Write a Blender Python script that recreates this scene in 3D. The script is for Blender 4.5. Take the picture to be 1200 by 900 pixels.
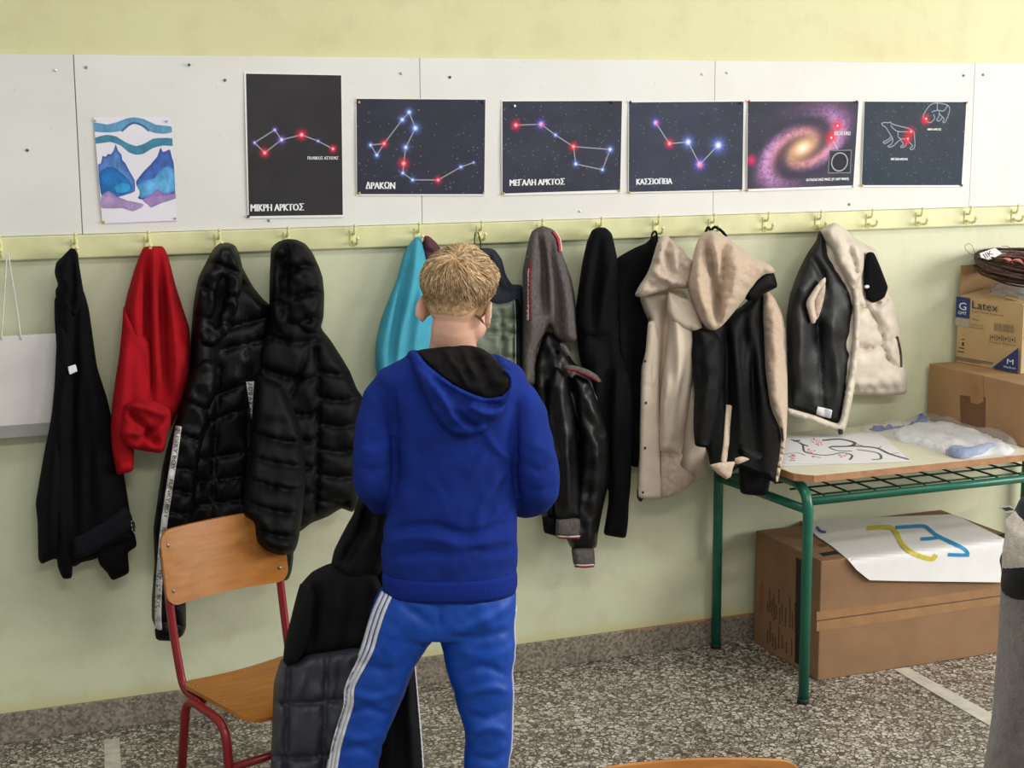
import bpy, bmesh, math, random
import numpy as np
from mathutils import Vector, Matrix
from mathutils.bvhtree import BVHTree
from mathutils.geometry import delaunay_2d_cdt

S = bpy.context.scene
for _o in list(bpy.data.objects):
    bpy.data.objects.remove(_o)
COL = S.collection
PI = math.pi

# ------------------------------------------------------------------ camera
FPX, YAW, PITCH, ROLL = 1838.0, 0.3719, 0.1661, -0.006
CAM = np.array([0.0, -4.654, 1.808])
_cy, _sy, _cp, _sp = math.cos(YAW), math.sin(YAW), math.cos(PITCH), math.sin(PITCH)
FW = np.array([_sy*_cp, _cy*_cp, -_sp])
_r = np.array([_cy, -_sy, 0.0]); _u = np.cross(_r, FW)
RT = math.cos(ROLL)*_r + math.sin(ROLL)*_u
UP = -math.sin(ROLL)*_r + math.cos(ROLL)*_u
cam_data = bpy.data.cameras.new('camera'); cam_ob = bpy.data.objects.new('camera', cam_data); COL.objects.link(cam_ob)
cam_data.sensor_fit = 'HORIZONTAL'; cam_data.sensor_width = 36.0; cam_data.lens = 36.0*FPX/1200.0
cam_data.clip_start = 0.05; cam_data.clip_end = 100
cam_ob.matrix_world = Matrix(((RT[0], UP[0], -FW[0], CAM[0]), (RT[1], UP[1], -FW[1], CAM[1]), (RT[2], UP[2], -FW[2], CAM[2]), (0, 0, 0, 1)))
S.camera = cam_ob

# ------------------------------------------------------------------ light
S.view_settings.view_transform = 'Standard'; S.view_settings.look = 'None'
S.view_settings.gamma = 1.0; S.view_settings.exposure = 0.2; S.view_settings.use_curve_mapping = False
wd = bpy.data.worlds.new('world'); S.world = wd; wd.use_nodes = True
wd.node_tree.nodes['Background'].inputs[0].default_value = (0.95, 1.0, 1.0, 1); wd.node_tree.nodes['Background'].inputs[1].default_value = 0.40
def area(name, loc, tgt, sx, sy, power, col):
    l = bpy.data.lights.new(name, 'AREA'); l.shape = 'RECTANGLE'; l.size = sx; l.size_y = sy; l.energy = power; l.color = col
    o = bpy.data.objects.new(name, l); COL.objects.link(o); o.location = loc
    o.rotation_euler = (Vector(tgt)-Vector(loc)).to_track_quat('-Z', 'Y').to_euler()
    return o
area('window_daylight', (6.6, -3.4, 2.1), (1.8, 0, 1.2), 3.4, 1.7, 185, (1.0, 0.98, 0.93))
area('ceiling_light', (1.3, -1.7, 3.15), (1.3, -1.6, 0), 1.4, 0.35, 11, (1.0, 0.97, 0.88))
area('ceiling_light', (3.0, -1.7, 3.15), (3.0, -1.6, 0), 1.4, 0.35, 11, (1.0, 0.97, 0.88))
area('ceiling_light', (0.5, -4.2, 3.15), (0.5, -4.0, 0), 1.4, 0.35, 40, (1.0, 0.97, 0.88))
area('ceiling_light', (3.2, -4.2, 3.15), (3.2, -4.0, 0), 1.4, 0.35, 40, (1.0, 0.97, 0.88))

# ------------------------------------------------------------------ helpers: projection
def rays(P):
    P = np.atleast_2d(np.asarray(P, float))
    return FW[None] + np.outer((P[:, 0]-600)/FPX, RT) - np.outer((P[:, 1]-450)/FPX, UP)
def onp(P, ax, v):
    d = rays(P); t = (np.asarray(v)-CAM[ax])/d[:, ax]
    return CAM + d*t[:, None]
def at(px, py, ax, v): return Vector(onp([(px, py)], ax, v)[0])
def proj(P):
    d = np.atleast_2d(np.asarray(P, float))-CAM; z = d@FW
    return np.stack([600+FPX*(d@RT)/z, 450-FPX*(d@UP)/z], -1)
def depth(P): return float((np.asarray(P, float)-CAM)@FW)

# ------------------------------------------------------------------ helpers: colour and material
def lin(c):
    c = np.asarray(c, float)/255.0
    return np.where(c <= 0.04045, c/12.92, ((c+0.055)/1.055)**2.4)
def rgba(c): return (*[float(x) for x in lin(c)], 1.0)
class NT:
    def __init__(s, name):
        s.m = bpy.data.materials.new(name); s.m.use_nodes = True; s.t = s.m.node_tree; s.b = s.t.nodes['Principled BSDF']
    def n(s, typ, **kw):
        nd = s.t.nodes.new(typ)
        for k, v in kw.items(): setattr(nd, k, v)
        return nd
    def l(s, a, b): s.t.links.new(a, b)
    def coords(s, scale=(1, 1, 1), rot=(0, 0, 0)):
        tc = s.n('ShaderNodeTexCoord'); mp = s.n('ShaderNodeMapping'); mp.inputs['Scale'].default_value = scale; mp.inputs['Rotation'].default_value = rot
        s.l(tc.outputs['Object'], mp.inputs[0]); return mp.outputs[0]
    def noise(s, vec, scale, detail=4, rough=0.55):
        n = s.n('ShaderNodeTexNoise'); n.inputs['Scale'].default_value = scale; n.inputs['Detail'].default_value = detail; n.inputs['Roughness'].default_value = rough
        s.l(vec, n.inputs['Vector']); return n.outputs['Fac']
    def ramp(s, fac, stops):
        r = s.n('ShaderNodeValToRGB'); e = r.color_ramp.elements
        while len(e) < len(stops): e.new(0.5)
        for el, (p, c) in zip(e, stops): el.position = p; el.color = c
        s.l(fac, r.inputs[0]); return r.outputs[0]
    def mix(s, fac, a, b, mode='MIX'):
        m = s.n('ShaderNodeMix', data_type='RGBA', blend_type=mode)
        for sock, v in ((m.inputs[0], fac), (m.inputs[6], a), (m.inputs[7], b)):
            if isinstance(v, (int, float, tuple)): sock.default_value = v
            else: s.l(v, sock)
        return m.outputs[2]
    def math(s, op, a, b=None):
        m = s.n('ShaderNodeMath', operation=op)
        for sock, v in ((m.inputs[0], a), (m.inputs[1], b)):
            if v is None: continue
            if isinstance(v, (int, float)): sock.default_value = v
            else: s.l(v, sock)
        return m.outputs[0]
    def bump(s, h, strength=0.3, dist=0.002):
        b = s.n('ShaderNodeBump'); b.inputs['Strength'].default_value = strength; b.inputs['Distance'].default_value = dist
        s.l(h, b.inputs['Height']); s.l(b.outputs[0], s.b.inputs['Normal'])
    def col(s, v):
        if isinstance(v, tuple): s.b.inputs['Base Color'].default_value = v
        else: s.l(v, s.b.inputs['Base Color'])
    def set(s, **kw):
        for k, v in kw.items(): s.b.inputs[k.replace('_', ' ')].default_value = v
def M(name, c, rough=0.8, var=0.12, vs=18, bump=0.0, bs=300, bd=0.001, sheen=0.0, metal=0.0, spec=0.5, stretch=(1, 1, 1), weave=0):
    t = NT(name); v = t.coords(stretch); a = np.asarray(c, float)
    n = t.noise(v, vs)
    t.col(t.ramp(n, [(0.3, rgba(np.clip(a*(1-var), 0, 255))), (0.7, rgba(np.clip(a*(1+var), 0, 255)))]))
    t.set(Roughness=rough, Metallic=metal)
    t.b.inputs['Specular IOR Level'].default_value = spec
    if sheen:
        t.b.inputs['Sheen Weight'].default_value = sheen; t.b.inputs['Sheen Roughness'].default_value = 0.5
    if bump: t.bump(t.noise(v, bs, 3, 0.6), bump, bd)
    return t.m
def MC(name, rough=0.75, bump=0.0, spec=0.4):
    t = NT(name); a = t.n('ShaderNodeAttribute'); a.attribute_name = 'Col'
    v = t.coords(); n = t.noise(v, 400, 3)
    t.col(t.mix(0.06, a.outputs['Color'], n, 'MULTIPLY')); t.set(Roughness=rough); t.b.inputs['Specular IOR Level'].default_value = spec
    t.bump(t.noise(v, 14, 3), 0.25, 0.004)
    return t.m

# ------------------------------------------------------------------ helpers: objects
def tag(o, label=None, cat=None, group=None, kind=None):
    if label: o['label'] = label
    if cat: o['category'] = cat
    if group: o['group'] = group
    if kind: o['kind'] = kind
    return o
def origin_of(p):
    v = Vector((0, 0, 0))
    while p is not None: v = v+p.location; p = p.parent
    return v
def empty(name, loc, label, cat, group=None):
    o = bpy.data.objects.new(name, None); COL.objects.link(o); o.location = Vector(loc); o.empty_display_size = 0.05
    return tag(o, label, cat, group)
def obj(name, V, Fc, mats, parent=None, loc=None, smooth=True, mi=None, fixn=True, local=False):
    """one mesh object from world-space vertices (local=True: already in the parent's space)"""
    V = np.asarray(V, float)
    if parent is not None and not local: off = np.array(origin_of(parent))
    elif loc is not None: off = np.array(loc, float)
    else: off = np.zeros(3)
    me = bpy.data.meshes.new(name); me.from_pydata((V-off).tolist(), [], [tuple(int(i) for i in f) for f in Fc])
    if fixn:
        bm = bmesh.new(); bm.from_mesh(me); bmesh.ops.recalc_face_normals(bm, faces=bm.faces); bm.to_mesh(me); bm.free()
    for m in (mats if isinstance(mats, (list, tuple)) else [mats]): me.materials.append(m)
    if mi is not None: me.polygons.foreach_set('material_index', np.asarray(mi, np.int32))
    me.polygons.foreach_set('use_smooth', [smooth]*len(me.polygons)); me.update()
    o = bpy.data.objects.new(name, me); COL.objects.link(o)
    if parent is not None: o.parent = parent
    elif loc is not None: o.location = Vector(loc)
    return o
class MB:
    """collects shapes into one mesh"""
    def __init__(s): s.V = []; s.F = []; s.mi = []
    def add(s, V, Fc, mi=0):
        b = len(s.V); s.V += [tuple(map(float, v)) for v in V]; s.F += [tuple(i+b for i in f) for f in Fc]; s.mi += [mi]*len(Fc); return s
    def box(s, lo, hi, mi=0, bev=0.0, mat=None):
        bm = bmesh.new(); bmesh.ops.create_cube(bm, size=1)
        for v in bm.verts: v.co = Vector([lo[i]+(v.co[i]+0.5)*(hi[i]-lo[i]) for i in range(3)])
        if bev: bmesh.ops.bevel(bm, geom=bm.edges[:], offset=bev, segments=2, affect='EDGES', profile=0.6)
        if mat is not None: bm.transform(mat)
        bm.verts.index_update()
        s.add([v.co[:] for v in bm.verts], [[v.index for v in f.verts] for f in bm.faces], mi); bm.free(); return s
    def tube(s, pts, r, seg=10, mi=0, cap=True, flat=1.0):
        pts = [Vector(p) for p in pts]; n = len(pts); rs = r if isinstance(r, (list, tuple, np.ndarray)) else [r]*n
        V = []; up = None
        for i, p in enumerate(pts):
            t = (pts[min(i+1, n-1)]-pts[max(i-1, 0)]).normalized()
            if up is None:
                up = Vector((0, 0, 1)) if abs(t.z) < 0.9 else Vector((1, 0, 0))
            a = (up-t*up.dot(t)).normalized(); up = a; b = t.cross(a)
            for k in range(seg):
                an = 2*PI*k/seg; V.append(p+a*(math.cos(an)*rs[i])+b*(math.sin(an)*rs[i]*flat))
        Fc = [(i*seg+k, i*seg+(k+1) % seg, (i+1)*seg+(k+1) % seg, (i+1)*seg+k) for i in range(n-1) for k in range(seg)]
        if cap: Fc += [tuple(range(seg))[::-1], tuple((n-1)*seg+k for k in range(seg))]
        return s.add(V, Fc, mi)
    def ball(s, c, r, mi=0, sc=(1, 1, 1), nu=14, nv=10):
        V = [(c[0]+r*sc[0]*math.sin(PI*j/nv)*math.cos(2*PI*i/nu), c[1]+r*sc[1]*math.sin(PI*j/nv)*math.sin(2*PI*i/nu), c[2]+r*sc[2]*math.cos(PI*j/nv)) for j in range(nv+1) for i in range(nu)]
        Fc = [(j*nu+i, j*nu+(i+1) % nu, (j+1)*nu+(i+1) % nu, (j+1)*nu+i) for j in range(nv) for i in range(nu)]
        return s.add(V, Fc, mi)
    def build(s, name, mats, parent=None, loc=None, smooth=True, local=False):
        return obj(name, s.V, s.F, mats, parent, loc, smooth, s.mi, local=local)
def autosmooth(o, ang=35):
    me = o.data
    bm = bmesh.new(); bm.from_mesh(me)
    for e in bm.edges:
        if len(e.link_faces) == 2 and e.calc_face_angle(0) > math.radians(ang): e.smooth = False
    bm.to_mesh(me); bm.free()
def rounded(pts, r, seg=8, segs=6):
    """polyline with its bends rounded"""
    pts = [Vector(p) for p in pts]; out = [pts[0]]
    for a, b, c in zip(pts, pts[1:], pts[2:]):
        d1 = (a-b); d2 = (c-b); q = min(r, d1.length*0.49, d2.length*0.49)
        p0 = b+d1.normalized()*q; p2 = b+d2.normalized()*q
        out += [p0*(1-t)**2+b*2*t*(1-t)+p2*t*t for t in [i/segs for i in range(segs+1)]]
    return out+[pts[-1]]

# ------------------------------------------------------------------ helpers: outlines and cloth
def smooth_loop(P, step, sub=8, tens=0.5):
    P = np.asarray(P, float); n = len(P); out = []
    for i in range(n):
        p0, p1, p2, p3 = P[i-1], P[i], P[(i+1) % n], P[(i+2) % n]
        L = np.linalg.norm(p2-p1); m = max(2, int(L/1.5))
        m1 = (p2-p0)*0.5*tens*min(1, 2*L/(np.linalg.norm(p2-p0)+1e-9)); m2 = (p3-p1)*0.5*tens*min(1, 2*L/(np.linalg.norm(p3-p1)+1e-9))
        for k in range(m):
            t = k/m; out.append(p1*(2*t**3-3*t**2+1)+m1*(t**3-2*t**2+t)+p2*(-2*t**3+3*t**2)+m2*(t**3-t**2))
    return resample(np.array(out), step, True)
def resample(P, step, closed=False):
    P = np.asarray(P, float)
    Q = np.vstack([P, P[:1]]) if closed else P
    d = np.r_[0, np.cumsum(np.linalg.norm(np.diff(Q, axis=0), axis=1))]
    n = max(3, int(round(d[-1]/step)))
    s = np.linspace(0, d[-1], n+1)
    R = np.stack([np.interp(s, d, Q[:, k]) for k in range(Q.shape[1])], -1)
    return R[:-1] if closed else R
def spline(P, step=2.0):
    P = np.asarray(P, float)
    if len(P) < 3: return resample(P, step)
    out = []
    for i in range(len(P)-1):
        p0 = P[max(i-1, 0)]; p1 = P[i]; p2 = P[i+1]; p3 = P[min(i+2, len(P)-1)]
        for t in np.linspace(0, 1, 8, endpoint=False):
            out.append(0.5*((2*p1)+(-p0+p2)*t+(2*p0-5*p1+4*p2-p3)*t*t+(-p0+3*p1-3*p2+p3)*t**3))
    out.append(P[-1])
    return resample(np.array(out), step)
def seg_dist(Q, P, closed=False):
    """distance from points Q to polyline P, and 0..1 position along it"""
    A = P; B = np.roll(P, -1, 0) if closed else P[1:]
    if not closed: A = P[:-1]
    best = np.full(len(Q), 1e9); tt = np.zeros(len(Q)); n = len(A)
    side = np.zeros(len(Q))
    for i in range(n):
        ab = B[i]-A[i]; L = ab@ab+1e-12
        t = np.clip(((Q-A[i])@ab)/L, 0, 1)
        v = Q-(A[i]+t[:, None]*ab); d = np.hypot(v[:, 0], v[:, 1])
        k = d < best; best[k] = d[k]; tt[k] = (i+t[k])/n; side[k] = np.sign(ab[0]*v[k, 1]-ab[1]*v[k, 0])
    return best, tt, side
def inside(Q, P):
    x, y = Q[:, 0], Q[:, 1]; c = np.zeros(len(Q), bool); n = len(P); j = n-1
    for i in range(n):
        xi, yi = P[i]; xj, yj = P[j]
        k = ((yi > y) != (yj > y)) & (x < (xj-xi)*(y-yi)/(yj-yi+1e-15)+xi); c ^= k; j = i
    return c
def tri2d(outline, step):
    O = np.asarray(outline, float)
    lo, hi = O.min(0), O.max(0); h = step*0.866
    g = []
    for j, y in enumerate(np.arange(lo[1]+h*0.5, hi[1], h)):
        xs = np.arange(lo[0]+(0.5 if j % 2 else 0.0)*step, hi[0], step)
        g.append(np.stack([xs, np.full(len(xs), y)], -1))
    G = np.vstack(g); G = G[inside(G, O)]
    d, _, _ = seg_dist(G, O, True); G = G[d > step*0.55]
    pts = [Vector(p) for p in O]+[Vector(p) for p in G]
    n = len(O)
    r = delaunay_2d_cdt(pts, [], [list(range(n))], 1, 1e-6)
    V = np.array([v[:] for v in r[0]]); T = np.array([f for f in r[2] if len(f) == 3], int)
    bd, _, _ = seg_dist(V, O, True)
    return V, T, bd
def boundary_edges(T):
    cnt = {}
    for a, b, c in T:
        for e in ((a, b), (b, c), (c, a)):
            k = (min(e), max(e))
            if k in cnt: cnt[k] = None
            else: cnt[k] = e
    return [e for e in cnt.values() if e is not None]
def closed_shell(name, parent, mat, T, Fv, Bv, loc=None, smooth=True, sharp=None):
    n = len(Fv); E = boundary_edges(T)
    faces = [tuple(t) for t in T]+[(c+n, b+n, a+n) for a, b, c in T]+[(a, a+n, b+n, b) for a, b in E]
    o = obj(name, np.vstack([Fv, Bv]), faces, mat, parent, loc, smooth)
    if sharp: autosmooth(o, sharp)
    return o
_rng = np.random.default_rng(7)
def vnoise(P, seed, sx, sy):
    """smooth value noise over px coordinates, -1..1"""
    r = np.random.default_rng(seed); n = 64; g = r.random((n, n))*2-1
    x = P[:, 0]/sx+r.random()*40; y = P[:, 1]/sy+r.random()*40
    i = np.floor(x).astype(int); j = np.floor(y).astype(int); u = x-i; v = y-j; u = u*u*(3-2*u); v = v*v*(3-2*v)
    G = lambda a, b: g[a % n, b % n]
    return G(i, j)*(1-u)*(1-v)+G(i+1, j)*u*(1-v)+G(i, j+1)*(1-u)*v+G(i+1, j+1)*u*v
def relief(V, bd, T=0.05, R=18, folds=(), seams=(), seamA=0.01, seamW=4, puff=0.0, puffW=10, noise=(), env_edge=True):
    """height in metres over px points: rounded edge + folds + seams + quilting + noise"""
    R = R*0.8; e = np.clip(bd/R, 0, 1); env = np.sqrt(np.clip(1-(1-e)**2, 0, 1)); h = T*(0.86*env+0.14*np.clip(bd/(2.2*R), 0, 1)); add = np.zeros(len(V))
    for f in folds:
        P = spline(f[0], 4); w = f[1]; A = f[2]; sharp = len(f) > 3 and f[3] == 'v'
        d, t, sd = seg_dist(V, P)
        tp = np.sqrt(np.clip(np.sin(PI*np.clip(t*0.96+0.02, 0, 1)), 0, 1))
        if len(f) > 3 and f[3] == 'step': add += A*(sd > 0)*np.exp(-(d/w))*tp      # one side lifted over the other
        elif sharp: add += A*np.exp(-d/w)*tp
        else: add += A*np.exp(-(d/w)**2)*tp
    if len(seams):
        dm = np.full(len(V), 1e9)
        for s_ in seams:
            d, t, sd = seg_dist(V, spline(s_, 3)); dm = np.minimum(dm, d)
        if seamA: add -= seamA*np.exp(-dm/seamW)
        if puff:
            q = np.clip(np.minimum(dm, bd)/puffW, 0, 1); add += puff*np.sqrt(1-(1-q)**2)
            add += puff*0.35*vnoise(V, 5, 5, 9)*np.exp(-(dm/6.0)**2)
    for (A, sx, sy, sd) in noise: add += A*vnoise(V, sd, sx, sy)
    return h+1.85*add*np.clip(bd/(0.45*R), 0, 1)
def ydepth(V, yb):
    if isinstance(yb, (int, float)): return np.full(len(V), float(yb))
    return np.interp(V[:, 1], [p[0] for p in yb], [p[1] for p in yb])
SURF = {}
def cloth(name, parent, mat, outline, yb, back=0.02, step=3.2, tens=0.5, **kw):
    """a hanging piece of cloth: traced silhouette stood at distance yb from the wall, with its own thickness, folds and seams"""
    O = smooth_loop(outline, step, tens=tens)
    V, T, bd = tri2d(O, step)
    y = ydepth(V, yb); h = relief(V, bd, **kw)
    base = onp(V, 1, y)
    e = np.clip(bd/kw.get('R', 18), 0, 1); env = np.sqrt(np.clip(1-(1-e)**2, 0, 1))
    n = np.array([0, -1.0, 0])
    # the rise goes straight out of the wall, corrected along the view so that the folds stay where they hang
    Fv = onp(V, 1, y-h-0.002); Bv = base.copy(); Bv[:, 1] += back*env+0.002
    o = closed_shell(name, parent, mat, T, Fv, Bv)
    SURF[o.name] = BVHTree.FromPolygons([tuple(v) for v in Fv], [tuple(int(i) for i in t) for t in T])
    return o
def cast(V, targets, default=None, normals=False):
    """px points -> points on the given surfaces seen from the front"""
    out = np.full((len(V), 3), np.nan); D = rays(V); NN = np.tile(-FW, (len(V), 1))
    for i in range(len(V)):
        d = Vector(D[i]).normalized(); best = 1e9
        for t in targets:
            hit = SURF[t.name].ray_cast(Vector(CAM), d)
            if hit[0] is not None and hit[3] < best: best = hit[3]; out[i] = hit[0]; nn = np.array(hit[1]); NN[i] = nn if nn@D[i] < 0 else -nn
    ok = ~np.isnan(out[:, 0])
    if not ok.all():
        if ok.any():
            y = out[ok][:, 1]
            for i in np.where(~ok)[0]:
                k = np.argmin(np.linalg.norm(V[ok]-V[i], axis=1)); out[i] = onp(V[i:i+1], 1, y[k])[0]
        else: out = onp(V, 1, default if default is not None else 0.0)
    return (out, NN) if normals else out
def toward(P, d):
    v = CAM-P; return P+v/np.linalg.norm(v, axis=1)[:, None]*d
def drape(name, parent, mat, outline, targets, off=0.003, thick=0.003, step=3.0, smooth_out=True, bulge=0.0, tens=0.5, along=False):
    """a thin piece sewn on to a surface"""
    O = smooth_loop(outline, step, tens=tens) if smooth_out else resample(outline, step, True)
    V, T, bd = tri2d(O, step)
    P, NN = cast(V, targets, None, True)
    b = bulge*np.sqrt(np.clip(1-(1-np.clip(bd/6, 0, 1))**2, 0, 1))
    Fv = P.copy(); Bv = P.copy(); Fv[:, 1] -= off+thick+b; Bv[:, 1] -= off-0.001
    if along: Fv = P+NN*(off+thick); Bv = P+NN*(off-0.001)
    o = closed_shell(name, parent, mat, T, Fv, Bv)
    SURF[o.name] = BVHTree.FromPolygons([tuple(v) for v in Fv], [tuple(int(i) for i in t) for t in T])
    return o
def strip_outline(P, w):
    P = spline(P, 3); t = np.gradient(P, axis=0); t /= np.linalg.norm(t, axis=1)[:, None]+1e-9
    n = np.stack([-t[:, 1], t[:, 0]], -1)
    ww = w if not isinstance(w, tuple) else np.linspace(w[0], w[1], len(P))[:, None]
    return np.vstack([P+n*ww/2, (P-n*ww/2)[::-1]])
def ribbon(name, parent, mat, line, w, targets, off=0.003, thick=0.003, bulge=0.0, along=False):
    return drape(name, parent, mat, strip_outline(line, w), targets, off, thick, 2.2 if not isinstance(w, tuple) and w > 3 else 1.4, False, bulge, along=along)

# ------------------------------------------------------------------ helpers: lettering
def text_mesh(s, bold=0.0):
    c = bpy.data.curves.new('t', 'FONT'); c.body = s; c.size = 1.0; c.offset = bold; c.resolution_u = 2
    o = bpy.data.objects.new('t', c); COL.objects.link(o)
    dg = bpy.context.evaluated_depsgraph_get(); dg.update(); me = bpy.data.meshes.new_from_object(o.evaluated_get(dg))
    V = np.array([v.co[:] for v in me.vertices]); Fc = [tuple(p.vertices) for p in me.polygons]
    bpy.data.objects.remove(o); bpy.data.meshes.remove(me)
    lo, hi = V.min(0), V.max(0); V = (V-lo)/np.maximum(hi-lo, 1e-9); return V[:, :2], Fc
GREEK = str.maketrans('ΑΒΕΖΗΙΚΜΝΟΡΤΥΧ', 'ABEZHIKMNOPTYX')      # capitals shared with the Latin alphabet
def lettering(name, parent, mat, items, fmap, bold=0.0):
    """items: (string, TL, TR, BR, BL in px); fmap: px array -> world points just above the surface; bold: stroke widening in px"""
    mb = MB()
    for it in items:
        s, q = it[0].translate(GREEK), np.array(it[1:5], float); V, Fc = text_mesh(s)
        u = V[:, :1]; v = 1-V[:, 1:]
        P = (q[0]*(1-u)+q[1]*u)*(1-v)+(q[3]*(1-u)+q[2]*u)*v
        for dx in ((0.0,) if not bold else (-bold/2, bold/2)): mb.add(fmap(P+np.array([dx, 0])), Fc)
    return mb.build(name, mat, parent, smooth=False)
def rect(x0, y0, x1, y1, sl=0.0):
    return ((x0, y0), (x1, y0+sl), (x1, y1+sl), (x0, y1))

# ------------------------------------------------------------------ helpers: painted sheets (prints, paintings)
class Paint:
    def __init__(s, nx, ny, asp, bg):
        s.nx, s.ny = nx, ny; u, v = np.meshgrid(np.linspace(0, 1, nx), np.linspace(0, 1, ny))
        s.Q = np.stack([u.ravel()*asp, v.ravel()], -1); s.asp = asp; s.c = np.tile(lin(bg), (nx*ny, 1)); s.px = 1.0/ny
    def P(s, p): return np.asarray(p, float)*np.array([s.asp, 1.0])
    def blend(s, a, c): a = np.clip(a, 0, 1)[:, None]; s.c = s.c*(1-a)+(lin(c) if np.ndim(c) == 1 else c)*a
    def noise(s, seed, sx, sy): return vnoise(s.Q, seed, sx, sy)
    def poly(s, pts, c, a=1.0, edge=None, wob=0.0, var=0.0, seed=1):
        P = smooth_loop(s.P(pts), 0.01, tens=0.6)
        P = P/1.0
        d, _, _ = seg_dist(s.Q, P, True); ins = inside(s.Q, P)
        sd = np.where(ins, d, -d)
        al = np.clip(sd/s.px+0.5, 0, 1)
        col = np.tile(lin(c), (len(s.Q), 1))
        if var: col = np.clip(col*(1+var*s.noise(seed, 0.06, 0.09)[:, None]+var*0.6*s.noise(seed+1, 0.02, 0.03)[:, None]), 0, 1)
        if edge is not None:
            k = np.exp(-np.maximum(sd, 0)/edge[1])[:, None]*edge[2]; col = col*(1-k)+lin(edge[0])*k
        s.blend(al*a, col); return sd
    def line(s, pts, w, c, a=1.0, sm=True):
        P = s.P(pts); P = spline(P, 0.01) if sm and len(pts) > 2 else P
        d, _, _ = seg_dist(s.Q, P); s.blend(np.clip((w/2-d)/s.px+0.5, 0, 1)*a, c)
    def dot(s, p, r, c, a=1.0):
        q = s.Q-s.P(p); d = np.hypot(q[:, 0], q[:, 1]); s.blend(np.clip((r-d)/s.px+0.5, 0, 1)*a, c)
    def glow(s, p, r, c, a=1.0):
        q = s.Q-s.P(p); d = np.hypot(q[:, 0], q[:, 1]); s.blend(a*np.exp(-(d/r)**2), c)
    def star(s, p, r, c, core=(255, 255, 255), spikes=10):
        q = s.Q-s.P(p); d = np.hypot(q[:, 0], q[:, 1]); an = np.arctan2(q[:, 1], q[:, 0])
        rr = r*(0.55+0.45*np.abs(np.cos(an*spikes/2))**6)
        s.blend(0.95*np.exp(-(d/(rr*0.6))**2), c); s.blend(1.1*np.exp(-(d/(r*0.28))**2), core)
    def build(s, name, mat, parent, fmap):
        """fmap: (u, v) arrays in 0..1 -> world points"""
        V = fmap(s.Q[:, 0]/s.asp, s.Q[:, 1]); nx, ny = s.nx, s.ny
        i = np.arange((ny-1)*(nx-1)); r, c = i//(nx-1), i % (nx-1); a = r*nx+c
        Fc = np.stack([a, a+nx, a+nx+1, a+1], -1)
        o = obj(name, V, Fc, mat, parent, fixn=False)
        at_ = o.data.color_attributes.new('Col', 'FLOAT_COLOR', 'POINT')
        at_.data.foreach_set('color', np.c_[np.clip(s.c, 0, 1), np.ones(len(s.c))].ravel().astype(np.float32))
        return o
def quadmap(q, fpx):
    q = np.array(q, float)
    def f(u, v):
        u = np.asarray(u)[:, None]; v = np.asarray(v)[:, None]
        return fpx((q[0]*(1-u)+q[1]*u)*(1-v)+(q[3]*(1-u)+q[2]*u)*v)
    return f

# ================================================================== ROOM
def m_floor():
    t = NT('terrazzo_floor'); v = t.coords((1, 1, 1))
    wn = t.n('ShaderNodeTexNoise'); wn.inputs['Scale'].default_value = 60; t.l(v, wn.inputs['Vector'])
    add = t.n('ShaderNodeVectorMath', operation='MULTIPLY_ADD'); t.l(wn.outputs['Color'], add.inputs[0]); add.inputs[1].default_value = (0.018, 0.018, 0); t.l(v, add.inputs[2])
    vo = t.n('ShaderNodeTexVoronoi', feature='DISTANCE_TO_EDGE'); vo.inputs['Scale'].default_value = 66; t.l(add.outputs[0], vo.inputs['Vector'])
    vc = t.n('ShaderNodeTexVoronoi', feature='F1'); vc.inputs['Scale'].default_value = 66; t.l(add.outputs[0], vc.inputs['Vector'])
    sep = t.n('ShaderNodeSeparateColor'); t.l(vc.outputs['Color'], sep.inputs[0])
    thr = t.math('MULTIPLY', sep.outputs[1], 0.10)
    d = t.math('SUBTRACT', vo.outputs['Distance'], thr)
    chip = t.ramp(d, [(0.02, (0, 0, 0, 1)), (0.075, (1, 1, 1, 1))])
    cc = t.ramp(sep.outputs[0], [(0.0, rgba((112, 104, 94))), (0.35, rgba((172, 163, 149))), (0.75, rgba((205, 197, 183))), (1.0, rgba((222, 215, 203)))])
    base = t.mix(chip, rgba((84, 75, 65)), cc)
    dirt = t.ramp(t.noise(v, 3.0, 5), [(0.3, (0.72, 0.70, 0.67, 1)), (0.65, (1, 1, 1, 1))])
    t.col(t.mix(1.0, base, dirt, 'MULTIPLY')); t.set(Roughness=0.42); return t.m
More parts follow.
